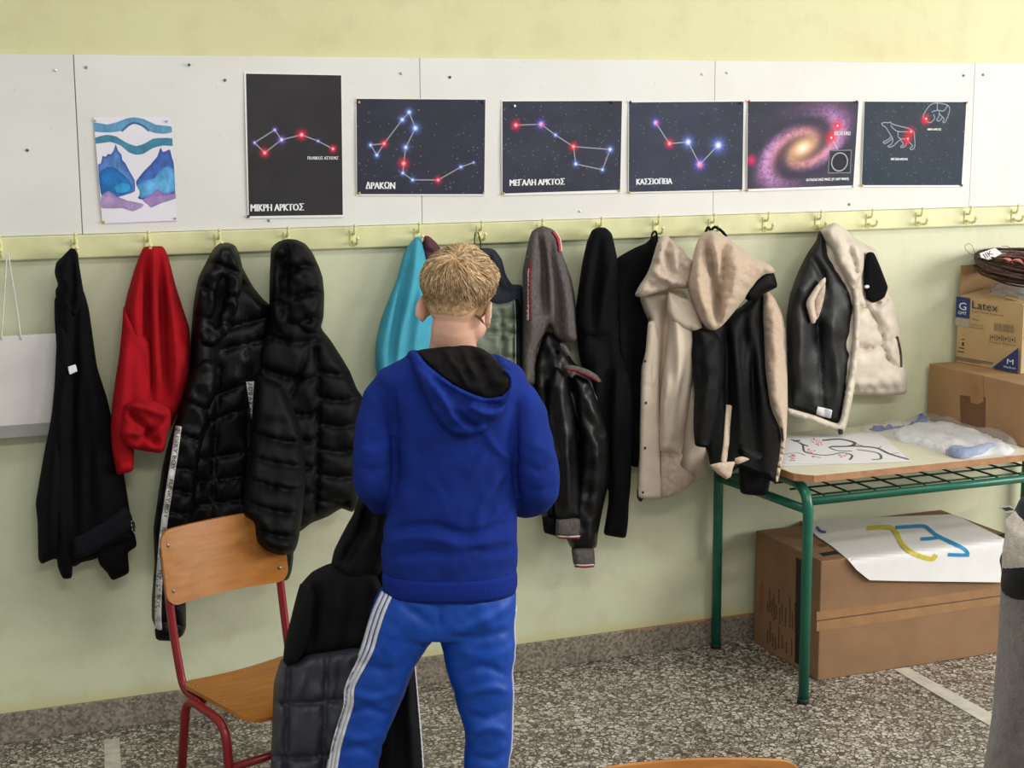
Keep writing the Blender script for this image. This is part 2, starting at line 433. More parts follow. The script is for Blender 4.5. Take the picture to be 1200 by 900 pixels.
def m_wall():
    t = NT('painted_plaster_wall'); v = t.coords()
    tc = t.n('ShaderNodeTexCoord'); sx = t.n('ShaderNodeSeparateXYZ'); t.l(tc.outputs['Object'], sx.inputs[0])
    n1 = t.noise(v, 1.6, 5); n2 = t.noise(v, 9, 4)
    low = t.ramp(n1, [(0.3, rgba((210, 211, 178))), (0.7, rgba((217, 219, 189)))])
    high = t.ramp(n1, [(0.3, rgba((213, 207, 158))), (0.7, rgba((219, 214, 168)))])
    k = t.ramp(t.math('ADD', sx.outputs[2], -1.2), [(0.3, (0, 0, 0, 1)), (0.5, (1, 1, 1, 1))])
    c = t.mix(k, low, high)
    # scuffs and grime of the lower wall
    g = t.ramp(n2, [(0.36, (0.90, 0.89, 0.86, 1)), (0.5, (1, 1, 1, 1))]); c = t.mix(0.55, c, g, 'MULTIPLY')
    sp = t.ramp(t.noise(v, 55, 2), [(0.735, (1, 1, 1, 1)), (0.775, (0.62, 0.60, 0.52, 1))]); c = t.mix(0.6, c, sp, 'MULTIPLY')
    # strip of old yellow paint just above the skirting
    e = t.ramp(t.math('ADD', t.math('MULTIPLY', n2, 0.03), t.math('SUBTRACT', sx.outputs[2], 0.118)), [(0.0, (1, 1, 1, 1)), (0.03, (0, 0, 0, 1))])
    c = t.mix(t.math('MULTIPLY', e, 0.55), c, rgba((204, 196, 132)))
    t.col(c); t.set(Roughness=0.55); t.bump(t.math('ADD', t.noise(v, 5, 6), t.math('MULTIPLY', t.noise(v, 60, 4), 0.25)), 0.35, 0.006); return t.m
def m_base():
    t = NT('terrazzo_skirting'); v = t.coords(); tc = t.n('ShaderNodeTexCoord'); sx = t.n('ShaderNodeSeparateXYZ'); t.l(tc.outputs['Object'], sx.inputs[0])
    vo = t.n('ShaderNodeTexVoronoi'); vo.inputs['Scale'].default_value = 130; t.l(v, vo.inputs['Vector'])
    sep = t.n('ShaderNodeSeparateColor'); t.l(vo.outputs['Color'], sep.inputs[0])
    c = t.ramp(sep.outputs[0], [(0, rgba((104, 95, 84))), (1, rgba((164, 153, 138)))])
    c = t.mix(0.5, c, t.ramp(t.noise(v, 6, 5), [(0.35, (0.62, 0.6, 0.57, 1)), (0.65, (1, 1, 1, 1))]), 'MULTIPLY')
    vd = t.coords((26, 1, 2.2)); dr = t.ramp(t.noise(vd, 1.0, 2), [(0.69, (0, 0, 0, 1)), (0.73, (1, 1, 1, 1))])
    c = t.mix(t.math('MULTIPLY', dr, 0.55), c, rgba((176, 172, 160)))
    # orange paint left along the top edge on the right
    rx = t.ramp(t.math('MULTIPLY', sx.outputs[0], 0.25), [(0.52, (0, 0, 0, 1)), (0.60, (1, 1, 1, 1))])
    ez = t.ramp(t.math('ADD', sx.outputs[2], t.math('MULTIPLY', t.noise(v, 22, 3), 0.02)), [(0.098, (0, 0, 0, 1)), (0.104, (1, 1, 1, 1))])
    c = t.mix(t.math('MULTIPLY', t.math('MULTIPLY', rx, ez), 0.8), c, rgba((196, 120, 54)))
    t.col(c); t.set(Roughness=0.5); return t.m
X0, X1 = -1.6, 6.0
tag(MB().box((X0, -5.6, -0.08), (X1, 0, 0)).build('floor', m_floor(), smooth=False), kind='structure')
tag(MB().box((X0, 0, -0.08), (X1, 0.12, 3.2)).build('wall_back', m_wall(), smooth=False), kind='structure')
tag(MB().box((X0, -0.012, 0.0), (X1, 0.0, 0.093), bev=0.003).build('baseboard_back', m_base(), smooth=False), kind='structure')
m_strip = M('pale_stone_strip', (196, 190, 176), 0.5, 0.08, 20)
def floor_strip(name, q):
    P = onp(np.array(q, float), 2, 0.0); c = P.mean(0)
    V = np.vstack([P+[0, 0, 0.0005], P+[0, 0, 0.003]])
    tag(obj(name, V, [(4, 5, 6, 7), (0, 1, 5, 4), (1, 2, 6, 5), (2, 3, 7, 6), (3, 0, 4, 7), (3, 2, 1, 0)], m_strip, smooth=False), kind='structure')
floor_strip('trim_1', [(1047, 785), (1064, 783), (1200, 858), (1200, 875)])
floor_strip('trim_2', [(122, 868), (140, 866), (143, 918), (123, 918)])

# ---------------------------------------------------------------- pinboard panels
def m_board():
    t = NT('white_fibreboard'); v = t.coords()
    c = t.ramp(t.noise(v, 2.5, 5), [(0.3, rgba((220, 217, 211))), (0.7, rgba((231, 229, 225)))])
    sp = t.ramp(t.noise(v, 75, 3), [(0.70, (1, 1, 1, 1)), (0.76, (0.62, 0.58, 0.52, 1))]); c = t.mix(0.55, c, sp, 'MULTIPLY')
    vs = t.coords((1.2, 1, 14), (0, 0.9, 0)); sc = t.ramp(t.noise(vs, 3.0, 4), [(0.765, (1, 1, 1, 1)), (0.79, (0.7, 0.67, 0.6, 1))]); c = t.mix(0.35, c, sc, 'MULTIPLY')
    t.col(c); t.set(Roughness=0.6); t.bump(t.noise(v, 90, 4), 0.3, 0.001); return t.m
MBOARD = m_board()
BY = -0.012
sx = [float(onp([p], 1, BY)[0][0]) for p in ((90.5, 150), (493, 150), (837, 150), (1139.5, 150))]
edges = [X0]+sx+[5.2]
blab = ['bare white pinboard panel at the far left with nothing pinned to it', 'white pinboard panel holding the mountain painting and the tall star chart',
        'white pinboard panel behind the second and third star charts', 'white pinboard panel behind the galaxy print, left of the bare end panel', 'bare white pinboard panel right of the bear chart']
for i in range(5):
    jag = 0.0018 if i < 1 else 0.0008
    o = MB().box((edges[i]+jag, BY, 1.4955), (edges[i+1]-jag, -0.0005, 2.0), bev=0.0015).build('pinboard_panel', MBOARD, loc=((edges[i]+edges[i+1])/2, -0.006, 1.4955), smooth=False)
    tag(o, blab[i], 'pinboard', 'white pinboard panels along the wall')

# ---------------------------------------------------------------- coat rail with hooks
m_rail = M('pale_green_gloss_paint', (217, 214, 164), 0.38, 0.05, 9, 0.15, 40, 0.002)
m_hook = M('painted_hook', (226, 222, 164), 0.35, 0.08, 60)
rail = empty('coat_rail', (1.75, -0.001, 1.4285), 'long pale green wooden coat rail with cast hooks below the pinboards', 'coat rail')
MB().box((X0, -0.021, 1.4285), (5.2, -0.001, 1.4945), bev=0.004).build('rail_board', m_rail, rail, smooth=False)
def hook_mb():
    b = MB()
    b.box((-0.009, -0.004, -0.026), (0.009, 0.0, 0.022), bev=0.002)
    b.tube(rounded([(0, -0.002, 0.010), (0, -0.018, 0.010), (0, -0.026, 0.024), (0, -0.027, 0.036)], 0.012), [0.0042]*14+[0.0036]*2, 8)
    b.ball((0, -0.027, 0.036), 0.0055)
    b.tube(rounded([(0, -0.002, -0.012), (0, -0.026, -0.020), (0, -0.050, -0.014), (0, -0.056, 0.0)], 0.016), [0.0046]*14+[0.004]*2, 8)
    b.ball((0, -0.056, 0.0), 0.006)
    for z in (0.017, -0.022): b.ball((0, -0.004, z), 0.003, sc=(1, 0.5, 1))
    return b
hx = [0.263+0.2052*i for i in range(18)]
h0 = hook_mb().build('hook', m_hook, rail, local=True); h0.location = Vector((hx[0], -0.021, 1.462))-rail.location
for x in hx[1:]:
    h = h0.copy(); COL.objects.link(h); h.parent = rail; h.location = Vector((x, -0.021, 1.462))-rail.location

# ---------------------------------------------------------------- posters
m_paper = M('white_paper', (236, 233, 232), 0.6, 0.02, 10)
m_print = MC('printed_paper', 0.55, spec=0.22)
m_white_ink = M('white_ink', (238, 238, 240), 0.5, 0.0)
PY = -0.0135
def fplane(y): return lambda P: onp(P, 1, y)
def curlmap(y, q):
    q = np.array(q, float); lo = q.min(0); hi = q.max(0)
    def f(P):
        P = np.asarray(P, float); u = (P[:, 0]-lo[0])/(hi[0]-lo[0]); v = (P[:, 1]-lo[1])/(hi[1]-lo[1])
        return onp(P, 1, y-0.003*np.sin(PI*np.clip(v, 0, 1))*(0.5+0.5*np.cos(u*5))-0.002*np.clip(v, 0, 1)**2)
    return f
def sheet(name, parent, q, fmap, mat, nx=14, ny=14, th=0.0007, back=(0, 1.0, 0)):
    u, v = np.meshgrid(np.linspace(0, 1, nx), np.linspace(0, 1, ny)); P = quadmap(q, fmap)(u.ravel(), v.ravel())
    i = np.arange((ny-1)*(nx-1)); r, c = i//(nx-1), i % (nx-1); a = r*nx+c
    T = [tuple(t) for t in np.vstack([np.stack([a, a+nx, a+nx+1], -1), np.stack([a, a+nx+1, a+1], -1)])]
    return closed_shell(name, parent, mat, T, P, P+np.array(back)*th, smooth=False)
def to_uv(q, P):
    q = np.array(q, float); A = np.c_[q, np.ones(4)]; uv = np.array([[0, 0], [1, 0], [1, 1], [0, 1]], float)
    K, *_ = np.linalg.lstsq(A, uv, rcond=None); return np.c_[np.asarray(P, float), np.ones(len(P))]@K
def poster(name, label, outer, prn, bg, draw, title, nx=250, ny=190, crop=(280, 70, 0.25), seed=1, small=()):
    c = onp(np.array(outer, float), 1, PY); base = (float(c[:, 0].mean()), PY, float(c[:, 2].min()))
    r = empty(name, base, label, 'poster', 'star charts pinned along the board')
    f0 = curlmap(PY-0.0005, outer); f1 = curlmap(PY-0.0010, outer); f2 = curlmap(PY-0.0013, outer)
    sheet('paper', r, outer, f0, m_paper)
    asp = np.linalg.norm(c[1]-c[0])/np.linalg.norm(c[3]-c[0])
    p = Paint(nx, ny, asp, bg)
    U = lambda pts: to_uv(prn, [(crop[0]+x*crop[2], crop[1]+y*crop[2]) for x, y in pts])
    cl = p.noise(seed, 0.35, 0.3)*0.5+p.noise(seed+9, 0.13, 0.11)*0.5
    p.c = np.clip(p.c*(1+0.22*cl[:, None]), 0, 1)
    draw(p, U)
    p.build('print', m_print, r, quadmap(prn, f1))
    if title: lettering('title', r, m_white_ink, title, f2, bold=0.85)
    for s in small: lettering('caption', r, m_white_ink, [s], f2, bold=0.3)
    return r
def specks(p, n, seed, c=(160, 165, 190)):
    g = np.random.default_rng(seed)
    for _ in range(n): p.dot((g.random(), g.random()), 0.003+0.0025*g.random(), c, 0.45+0.3*g.random())
BL, RD, VI = (120, 150, 255), (255, 20, 70), (150, 120, 255)
def net(p, U, pts, links, kinds, r=0.05, w=0.007):
    u = U(pts)
    for a, b in links: p.line([u[a], u[b]], w, (205, 205, 215), 0.85)
    for q, k in zip(u, kinds):
        s = k[1]
        if k[0] == 'r': p.glow(q, r*0.80*s, RD, 0.85); p.star(q, r*0.95*s, (255, 70, 120), (255, 228, 232))
        elif k[0] == 'm': p.glow(q, r*1.0*s, (110, 90, 220), 0.5); p.star(q, r*1.35*s, (150, 120, 255), (255, 225, 235)); p.glow(q+np.array([0.008, 0.008]), r*0.4*s, (255, 40, 90), 0.7)
        else: p.glow(q, r*1.0*s, BL if k[0] == 'b' else VI, 0.45); p.star(q, r*1.3*s, BL if k[0] == 'b' else VI)
def d_mikri(p, U):
    net(p, U, [(73, 389), (168, 329), (200, 375), (121, 436), (294, 352), (371, 381), (441, 418)], [(0, 1), (1, 2), (2, 3), (3, 0), (2, 4), (4, 5), (5, 6)],
        [('v', .45), ('v', .5), ('v', .75), ('r', .95), ('r', 1.05), ('v', .4), ('r', .8)], 0.034, 0.005)
poster('star_chart', 'tall portrait star chart of the Little Bear, leftmost of the dark prints', [(286, 84.5), (401, 87), (403, 254.5), (290.5, 256)], [(288.3, 86.3), (399.8, 88.3), (401.8, 251.8), (291.8, 253.3)],
       (50, 48, 50), d_mikri, [('ΜΙΚΡΗ ΑΡΚΤΟΣ', (294, 239), (355.8, 238.3), (355.8, 246.6), (294, 247.8))], 180, 250, seed=3,
       small=[('ΠΟΛΙΚΟΣ ΑΣΤΕΡΑΣ', (360.6, 183.2), (396.6, 183.2), (396.6, 187), (360.6, 187))])
def d_drakon(p, U):
    specks(p, 90, 4)
    net(p, U, [(617, 400), (646, 447), (681, 393), (766, 281), (798, 246), (827, 321), (782, 411), (772, 486), (768, 531), (814, 563), (934, 564), (1041, 503), (1101, 482)],
        [(0, 1), (1, 2), (0, 2), (2, 3), (3, 4), (4, 5), (5, 6), (6, 7), (7, 8), (8, 9), (9, 10), (10, 11), (11, 12)],
        [('b', .6), ('b', .65), ('r', .85), ('b', .8), ('b', .8), ('b', 1.0), ('b', .8), ('r', 1.1), ('b', .6), ('b', .6), ('r', .8), ('b', .55), ('b', .35)], 0.05, 0.007)
poster('star_chart', 'landscape star chart of the Dragon constellation, long winding line of stars', [(416.7, 114.8), (569.3, 116), (568.3, 229.3), (417.8, 229.3)], [(417.7, 115.8), (568.8, 116.8), (567.5, 227.5), (418.5, 227.5)],
       (50, 51, 66), d_drakon, [('ΔΡΑΚΩΝ', (428.8, 213), (462.8, 213), (462.8, 221.3), (428.8, 221.3))], seed=5)
def d_megali(p, U):
    specks(p, 110, 8)
    net(p, U, [(139, 308), (257, 303), (324, 353), (408, 407), (580, 421), (545, 517), (419, 489)], [(0, 1), (1, 2), (2, 3), (3, 4), (4, 5), (5, 6), (6, 3)],
        [('r', .95), ('m', .95), ('b', .5), ('r', .85), ('b', .75), ('b', .55), ('b', .65)], 0.055, 0.007)
poster('star_chart', 'landscape star chart of the Great Bear, ladle-shaped line of stars', [(587.5, 117.3), (729.6, 117.2), (727.8, 226), (588, 229.3)], [(588.8, 118.8), (729, 118.3), (726.8, 222.5), (588.8, 226.8)],
       (52, 54, 68), d_megali, [('ΜΕΓΑΛΗ ΑΡΚΤΟΣ', (597.6, 210.2), (661.5, 208.8), (661.5, 216.3), (597.6, 218))], crop=(570, 70, 0.25), seed=7)
def d_kass(p, U):
    specks(p, 90, 12)
    net(p, U, [(794, 296), (858, 393), (946, 386), (1000, 491), (1087, 401)], [(0, 1), (1, 2), (2, 3), (3, 4)], [('m', .8), ('r', .85), ('b', 1.05), ('m', 1.1), ('b', 1.3)], 0.062, 0.008)
poster('star_chart', 'landscape star chart of Cassiopeia, five big stars in a zigzag', [(736.5, 118.8), (872, 117.8), (870.5, 223.8), (736.3, 226.5)], [(737.2, 120), (871.5, 119), (870, 222), (737, 225)],
       (54, 59, 76), d_kass, [('ΚΑΣΣΙΟΠΕΙΑ', (746, 209.3), (787.5, 208.5), (787.5, 215.5), (746, 216.6))], crop=(570, 70, 0.25), seed=11)
def d_galaxy(p, U):
    specks(p, 60, 14)
    c = p.P(U([(285, 365)])[0]); q = p.Q-c
    an = math.radians(-27); x = q[:, 0]*math.cos(an)+q[:, 1]*math.sin(an); y = -q[:, 0]*math.sin(an)+q[:, 1]*math.cos(an)
    X = x/0.68; Y = y/0.40; r = np.hypot(X, Y)+1e-6; th = np.arctan2(Y, X)
    arm = 0.5+0.5*np.cos(2*(th+2.9*np.log(r+0.06))+0.6)
    n = 0.5+0.5*p.noise(21, 0.035, 0.03)*0.6+0.5*p.noise(22, 0.015, 0.013)*0.5
    I = np.clip(arm**1.6*np.exp(-((r-0.62)/0.38)**2)*(0.45+0.9*n), 0, 1)
    p.blend(0.55*np.exp(-(r/0.85)**4), (70, 46, 86))
    warm = np.clip(1.15-r*1.25, 0, 1)[:, None]
    ca = lin((196, 130, 190))*(1-warm)+lin((240, 170, 140))*warm
    p.blend(I*0.95, ca)
    p.blend(np.clip(np.exp(-((r-0.8)/0.12)**2)*arm*n*0.75, 0, 1), (206, 160, 226))
    lane = np.clip((0.5+0.5*np.cos(2*(th+2.9*np.log(r+0.06))+2.3))**3*np.exp(-((r-0.45)/0.25)**2)*n, 0, 1); p.blend(lane*0.6, (92, 44, 50))
    p.blend(0.95*np.exp(-(r/0.27)**2), (246, 190, 140)); p.blend(1.0*np.exp(-(r/0.12)**2), (255, 238, 214))
    u = U([(428, 272), (403, 322), (430, 372), (70, 415), (275, 330), (395, 375), (487, 375), (485, 470), (393, 470)])
    p.poly(u[5:9], (30, 30, 40), 0.9); p.line(list(u[5:9])+[u[5]], 0.008, (150, 150, 160), sm=False)
    cc = p.P(to_uv(PRN_G, [(860+439*.2833, 70+424*.2833)])[0]); d = np.hypot(p.Q[:, 0]-cc[0], p.Q[:, 1]-cc[1])
    p.blend(np.clip(1-np.abs(d-0.107)/0.009, 0, 1), (205, 205, 210))
    p.line([u[1], u[2]], 0.007, (225, 225, 225))
    for k in (0, 1): p.glow(u[k], 0.06, (235, 20, 60), 1.0); p.dot(u[k], 0.022, (240, 30, 60)); p.dot(u[k], 0.012, (255, 255, 255))
    p.glow(u[3], 0.05, (240, 30, 110), 0.8)
PRN_G = [(876.4, 118.9), (1006.3, 118.9), (999.9, 217.3), (875.6, 221.6)]
poster('galaxy_poster', 'landscape print of a glowing pink spiral galaxy seen at an angle', [(875.6, 118), (1007.2, 118), (1001, 220.2), (875, 224.4)], PRN_G, (50, 52, 66), d_galaxy,
       [('Ο ΓΑΛΑΞΙΑΣ ΜΑΣ (MILKY WAY)', (945, 209.3), (994.5, 207.8), (994.5, 211.8), (945, 213.3))], crop=(860, 70, 0.2833), seed=13, nx=300, ny=230,
       small=[('ΕΙΣΤΕ ΕΔΩ', (978, 154), (996.5, 154), (996.5, 158.3), (978, 158.3))])
def d_bears(p, U):
    k = 0.2833; C2 = lambda L: to_uv(PRN_B, [(1000+x/7.83, 110+y/7.83) for x, y in L])
    p.blend(0.5*np.clip((p.Q[:, 1]-0.2), 0, 1), (28, 50, 72)); specks(p, 140, 16, (130, 150, 180))
    w = 0.0075; c = (196, 204, 222)
    for L in ([(262, 270), (290, 262), (320, 266), (345, 258), (352, 275), (440, 300), (510, 318), (555, 350), (562, 400), (565, 470), (555, 500), (530, 512), (522, 495), (545, 480), (520, 450), (490, 430)],
              [(262, 270), (268, 288), (300, 310), (325, 350), (345, 385), (335, 405), (300, 430), (275, 440), (285, 455), (320, 440), (355, 410)],
              [(355, 390), (362, 430), (345, 465), (318, 478), (330, 490), (370, 475), (400, 445), (425, 425)], [(345, 290), (370, 320), (410, 345), (470, 348), (520, 350)], [(410, 345), (412, 390), (430, 410), (490, 415)],
              [(430, 415), (450, 445), (462, 465), (435, 480), (440, 492), (475, 482), (490, 450)],
              [(640, 210), (650, 180), (680, 130), (720, 92), (770, 84), (830, 92), (865, 105), (882, 135), (872, 190), (855, 230), (838, 262), (820, 255), (832, 230), (810, 205), (790, 185)],
              [(640, 210), (660, 240), (690, 262), (715, 258), (745, 225), (735, 190)], [(720, 165), (770, 150), (828, 155), (862, 105)], [(770, 150), (768, 90)], [(785, 160), (785, 200), (765, 240), (790, 246), (815, 215)]):
        p.line(C2(L), w, c, 0.8)
    for q in C2([(522, 352), (493, 418), (660, 235)]): p.glow(q, 0.05, (225, 10, 50), 1.0); p.dot(q, 0.022, (230, 20, 50)); p.dot(q+np.array([0.008, -0.008]), 0.011, (255, 240, 240))
PRN_B = [(1013.3, 119), (1132.6, 119.6), (1126.9, 217), (1009.9, 217)]
poster('bear_chart', 'dark blue print with two bears drawn in thin white outline, rightmost print', [(1012.6, 118.2), (1133.6, 118.6), (1128, 219), (1009.3, 219)], PRN_B, (40, 50, 62), d_bears, None, crop=(860, 70, 0.2833), seed=17,
       small=[('ΜΙΚΡΗ ΑΡΚΤΟΣ', (1087, 150.3), (1103, 150.3), (1103, 152.8), (1087, 152.8)), ('ΜΕΓΑΛΗ ΑΡΚΤΟΣ', (1044.3, 185), (1063.8, 185), (1063.8, 187.8), (1044.3, 187.8))])

# mountain painting
qm = [(109.5, 137.5), (200.5, 137), (207.5, 258.5), (120, 262)]
mp = empty('mountain_painting', at(160, 262, 1, PY), 'watercolour of two blue mountains under wavy blue bands, at the left', 'painting')
fm = curlmap(PY-0.0005, qm); fm1 = curlmap(PY-0.0010, qm)
sheet('paper', mp, qm, fm, m_paper)
asp = 0.72
p = Paint(200, 270, asp, (232, 228, 238))
MU = lambda L: to_uv(qm, [(90+x/5.62, 120+y/5.62) for x, y in L])
p.c *= (1+0.03*p.noise(2, .3, .3))[:, None]
p.poly(MU([(116, 135), (200, 148), (270, 130), (330, 105), (380, 98), (440, 108), (520, 145), (618, 155), (622, 195), (560, 205), (490, 195), (430, 155), (380, 138), (340, 155), (300, 188), (220, 200), (116, 195)]), (88, 150, 190), 0.95, ((50, 120, 170), 0.02, 0.4), 0, 0.25, 3)
p.line(MU([(300, 188), (340, 152), (380, 136), (430, 152), (470, 185)]), 0.02, (24, 78, 134), 0.8)
p.poly(MU([(124, 235), (200, 215), (260, 225), (320, 262), (390, 288), (450, 268), (500, 238), (560, 232), (628, 235), (630, 285), (570, 282), (500, 300), (440, 338), (390, 345), (340, 328), (290, 285), (220, 262), (124, 275)]), (44, 130, 160), 0.95, ((20, 105, 140), 0.015, 0.5), 0, 0.25, 5)
def peak(a, c, e, sd): p.poly(MU(a), c, 0.97, (e, 0.022, 1.0), 0, 0.3, sd)
peak([(140, 410), (160, 400), (170, 352), (190, 360), (205, 340), (225, 342), (245, 315), (257, 275), (272, 318), (295, 345), (300, 380), (320, 400), (345, 450), (380, 510), (382, 585), (330, 605), (270, 622), (160, 610)], (84, 134, 204), (26, 60, 140), 7)
p.poly(MU([(150, 460), (200, 425), (250, 430), (300, 470), (350, 520), (370, 570), (320, 600), (260, 615), (155, 600)]), (16, 110, 178), 0.85, ((22, 64, 140), 0.02, 0.5), 0, 0.35, 9)
p.poly(MU([(245, 560), (290, 530), (345, 540), (350, 580), (300, 595), (260, 590)]), (60, 160, 215), 0.7, None, 0, 0.3, 9)
peak([(390, 520), (440, 455), (485, 410), (500, 390), (530, 355), (550, 295), (565, 325), (585, 320), (600, 312), (612, 308), (625, 360), (638, 400), (650, 600), (560, 615), (430, 640), (400, 630), (420, 600), (395, 550)], (56, 104, 186), (22, 54, 132), 11)
p.poly(MU([(400, 545), (450, 515), (510, 500), (560, 440), (600, 420), (636, 440), (648, 590), (560, 605), (430, 630), (410, 610), (415, 590)]), (104, 178, 226), 0.85, ((30, 110, 180), 0.02, 0.5), 0, 0.3, 13)
p.poly(MU([(160, 610), (210, 582), (260, 615), (330, 645), (440, 670), (430, 690), (365, 718), (300, 695), (160, 694)]), (168, 138, 190), 0.9, ((112, 80, 150), 0.012, 0.5), 0, 0.25, 15)
p.poly(MU([(430, 640), (500, 600), (535, 572), (570, 600), (655, 600), (655, 635), (560, 665), (490, 695), (470, 675)]), (160, 122, 184), 0.9, ((104, 66, 146), 0.012, 0.6), 0, 0.25, 17)
p.build('picture', m_print, mp, quadmap(qm, fm1))

# ---------------------------------------------------------------- push pins and screws on the boards
def pin(name, px, py, r, c, label, cat, grp, y=None):
    y = PY-0.0045 if y is None else y
    P = at(px, py, 1, y); b = MB()
    b.tube([(0, 0.0, 0), (0, -r*0.5, 0)], [r*0.75, r*0.75], 12); b.ball((0, -r*0.5, 0), r, sc=(1, 0.55, 1), nu=12, nv=8)
    b.tube([(0, 0.006, 0), (0, 0, 0)], 0.0006, 6)
    key = 'pin_%s' % name+'_%d_%d_%d' % c
    m = bpy.data.materials.get(key) or M(key, c, 0.3, 0.0, metal=0.0 if name == 'push_pin' else 0.5)
    o = b.build(name, m); o.location = P; tag(o, label, cat, grp)
YEL, DRK, GRY, GRN, RDP = (196, 160, 40), (34, 34, 40), (150, 148, 146), (22, 92, 66), (186, 44, 40)
G = 'push pins on the pinboards'
for px, py, c, l in [
    (221.5, 76, GRN, 'green push pin near the board top, between painting and tall star chart'), (111.5, 141.5, GRY, 'grey pin in the top left corner of the mountain painting'), (195.2, 142.2, GRY, 'grey pin in the top right corner of the mountain painting'),
    (121.5, 260.2, YEL, 'brass pin in the bottom left corner of the mountain painting'), (205.3, 256, GRY, 'grey pin in the bottom right corner of the mountain painting'),
    (291, 253.6, DRK, 'black pin in the bottom left corner of the tall star chart'), (420.6, 120, YEL, 'brass pin in the top left corner of the Dragon chart'), (566.3, 119.6, (40, 40, 90), 'dark blue pin in the top right corner of the Dragon chart'),
    (421, 226.4, YEL, 'brass pin in the bottom left corner of the Dragon chart'), (566.3, 226.4, GRY, 'grey pin in the bottom right corner of the Dragon chart'), (603, 124.2, (236, 236, 236), 'white pin in the top left of the Great Bear ladle chart'),
    (717.4, 119.8, DRK, 'dark pin at the top right of the Great Bear ladle chart'), (590, 226.8, YEL, 'brass pin in the bottom left corner of the Great Bear ladle chart'), (725.6, 223.4, YEL, 'brass pin in the bottom right corner of the Great Bear ladle chart'),
    (738.6, 119.6, DRK, 'dark pin in the top left corner of the zigzag star chart'), (868.6, 120.6, DRK, 'dark pin in the top right corner of the zigzag star chart'), (737.3, 225.7, YEL, 'brass pin in the bottom left corner of the zigzag star chart'),
    (868.4, 222.6, GRY, 'grey pin in the bottom right corner of the zigzag star chart'), (877.7, 118.7, RDP, 'red pin in the top left corner of the galaxy print'), (1003.6, 118.9, DRK, 'dark pin in the top right corner of the galaxy print'),
    (875.8, 222.8, YEL, 'brass pin in the bottom left corner of the galaxy print'), (999.3, 218.6, GRY, 'grey pin in the bottom right corner of the galaxy print'), (1132.8, 120, (200, 110, 60), 'orange pin in the top right corner of the bear outline print'),
    (1010.4, 217.2, YEL, 'brass pin in the bottom left corner of the bear outline print'), (1126.9, 217.4, (120, 30, 40), 'dark red pin in the bottom right corner of the bear outline print')]:
    pin('push_pin', px, py, 0.0042 if c != GRY else 0.003, c, l, 'push pin', G)
for px, py, c, l in [(65, 82.3, (238, 238, 236), 'white-capped screw in the bare left panel near its top'), (101, 79, GRY, 'grey screw at the top left of the painting panel'), (263.5, 94, (90, 90, 92), 'dark screw left of the tall star chart top'),
    (32, 176, (90, 90, 92), 'dark screw low in the bare left panel'), (527, 90.5, (60, 60, 62), 'dark screw above the Dragon chart'), (823, 87, (224, 224, 222), 'pale screw above the zigzag chart, left of the board seam'),
    (852, 85.2, (210, 210, 208), 'pale screw above the zigzag chart, right of the board seam'), (679.5, 247.5, (224, 224, 222), 'pale screw just below the Great Bear ladle chart'), (1129, 88.5, (110, 110, 112), 'grey screw above the bear print, left of the seam'),
    (1152, 87.6, (110, 110, 112), 'grey screw top left of the bare right panel'), (995, 239.5, (110, 116, 124), 'grey screw below the galaxy print near the rail'), (315, 258.3, GRY, 'grey screw below the tall star chart'), (470, 86, (176, 172, 166), 'pale screw above the Dragon chart near its left end')]:
    pin('screw', px, py, 0.0042, c, l, 'screw', 'screws in the pinboards', BY-0.0002)

# ================================================================== COATS ON THE RAIL
m_black_jersey = M('black_jersey', (8, 8, 11), 0.9, 0.15, 25, 0.25, 900, 0.0006, spec=0.15)
m_navy_rib = M('dark_rib_knit', (18, 19, 26), 0.92, 0.12, 40, 0.5, 500, 0.001, spec=0.2, stretch=(1, 1, 0.1))
m_red = M('red_jersey', (158, 12, 24), 0.9, 0.07, 14, 0.2, 800, 0.0006, spec=0.2)
m_puff = M('black_nylon', (7, 7, 9), 0.48, 0.12, 30, 0.45, 70, 0.003, spec=0.17)
m_puff_matte = M('black_matte_nylon', (8, 8, 10), 0.6, 0.12, 30, 0.4, 60, 0.003, spec=0.14)
m_tape = M('pale_grey_tape', (206, 204, 200), 0.6, 0.05, 60)
m_tape_ink = M('black_print', (18, 18, 20), 0.7, 0.0)
m_turq = M('turquoise_fleece', (74, 160, 184), 0.9, 0.06, 12, 0.25, 700, 0.0008, spec=0.15)
m_maroon = M('maroon_quilt', (74, 26, 42), 0.7, 0.1, 30)
m_vest_green = M('olive_grey_nylon', (98, 108, 90), 0.5, 0.07, 25, 0.3, 100, 0.0015)
m_vest_navy = M('navy_fleece', (28, 32, 44), 0.85, 0.1, 40)
m_grey_melange = M('grey_melange_jersey', (92, 86, 84), 0.92, 0.16, 160, 0.3, 900, 0.0008, spec=0.15, stretch=(1, 1, 0.4))
m_leather = M('black_leather', (7, 7, 9), 0.4, 0.15, 40, 0.45, 260, 0.0012, spec=0.36)
m_white_trim = M('white_trim', (226, 220, 216), 0.7, 0.0)
m_red_trim = M('red_trim', (176, 34, 48), 0.7, 0.0)
m_cream_canvas = M('cream_canvas', (206, 190, 172), 0.72, 0.05, 10, 0.2, 500, 0.0006, spec=0.3)
m_cream_fur = M('cream_fur', (204, 184, 166), 0.95, 0.07, 140, 0.9, 260, 0.005, sheen=0.3, spec=0.1)
m_tan_fur = M('tan_sherpa', (204, 180, 156), 0.95, 0.06, 160, 0.8, 280, 0.005, sheen=0.3, spec=0.1)
m_fleece_in = M('pinkish_fleece_lining', (190, 170, 154), 0.95, 0.1, 60, 0.6, 260, 0.003, spec=0.1)
m_cream_puff = M('cream_nylon', (207, 195, 179), 0.55, 0.05, 12, 0.25, 60, 0.003, spec=0.35)
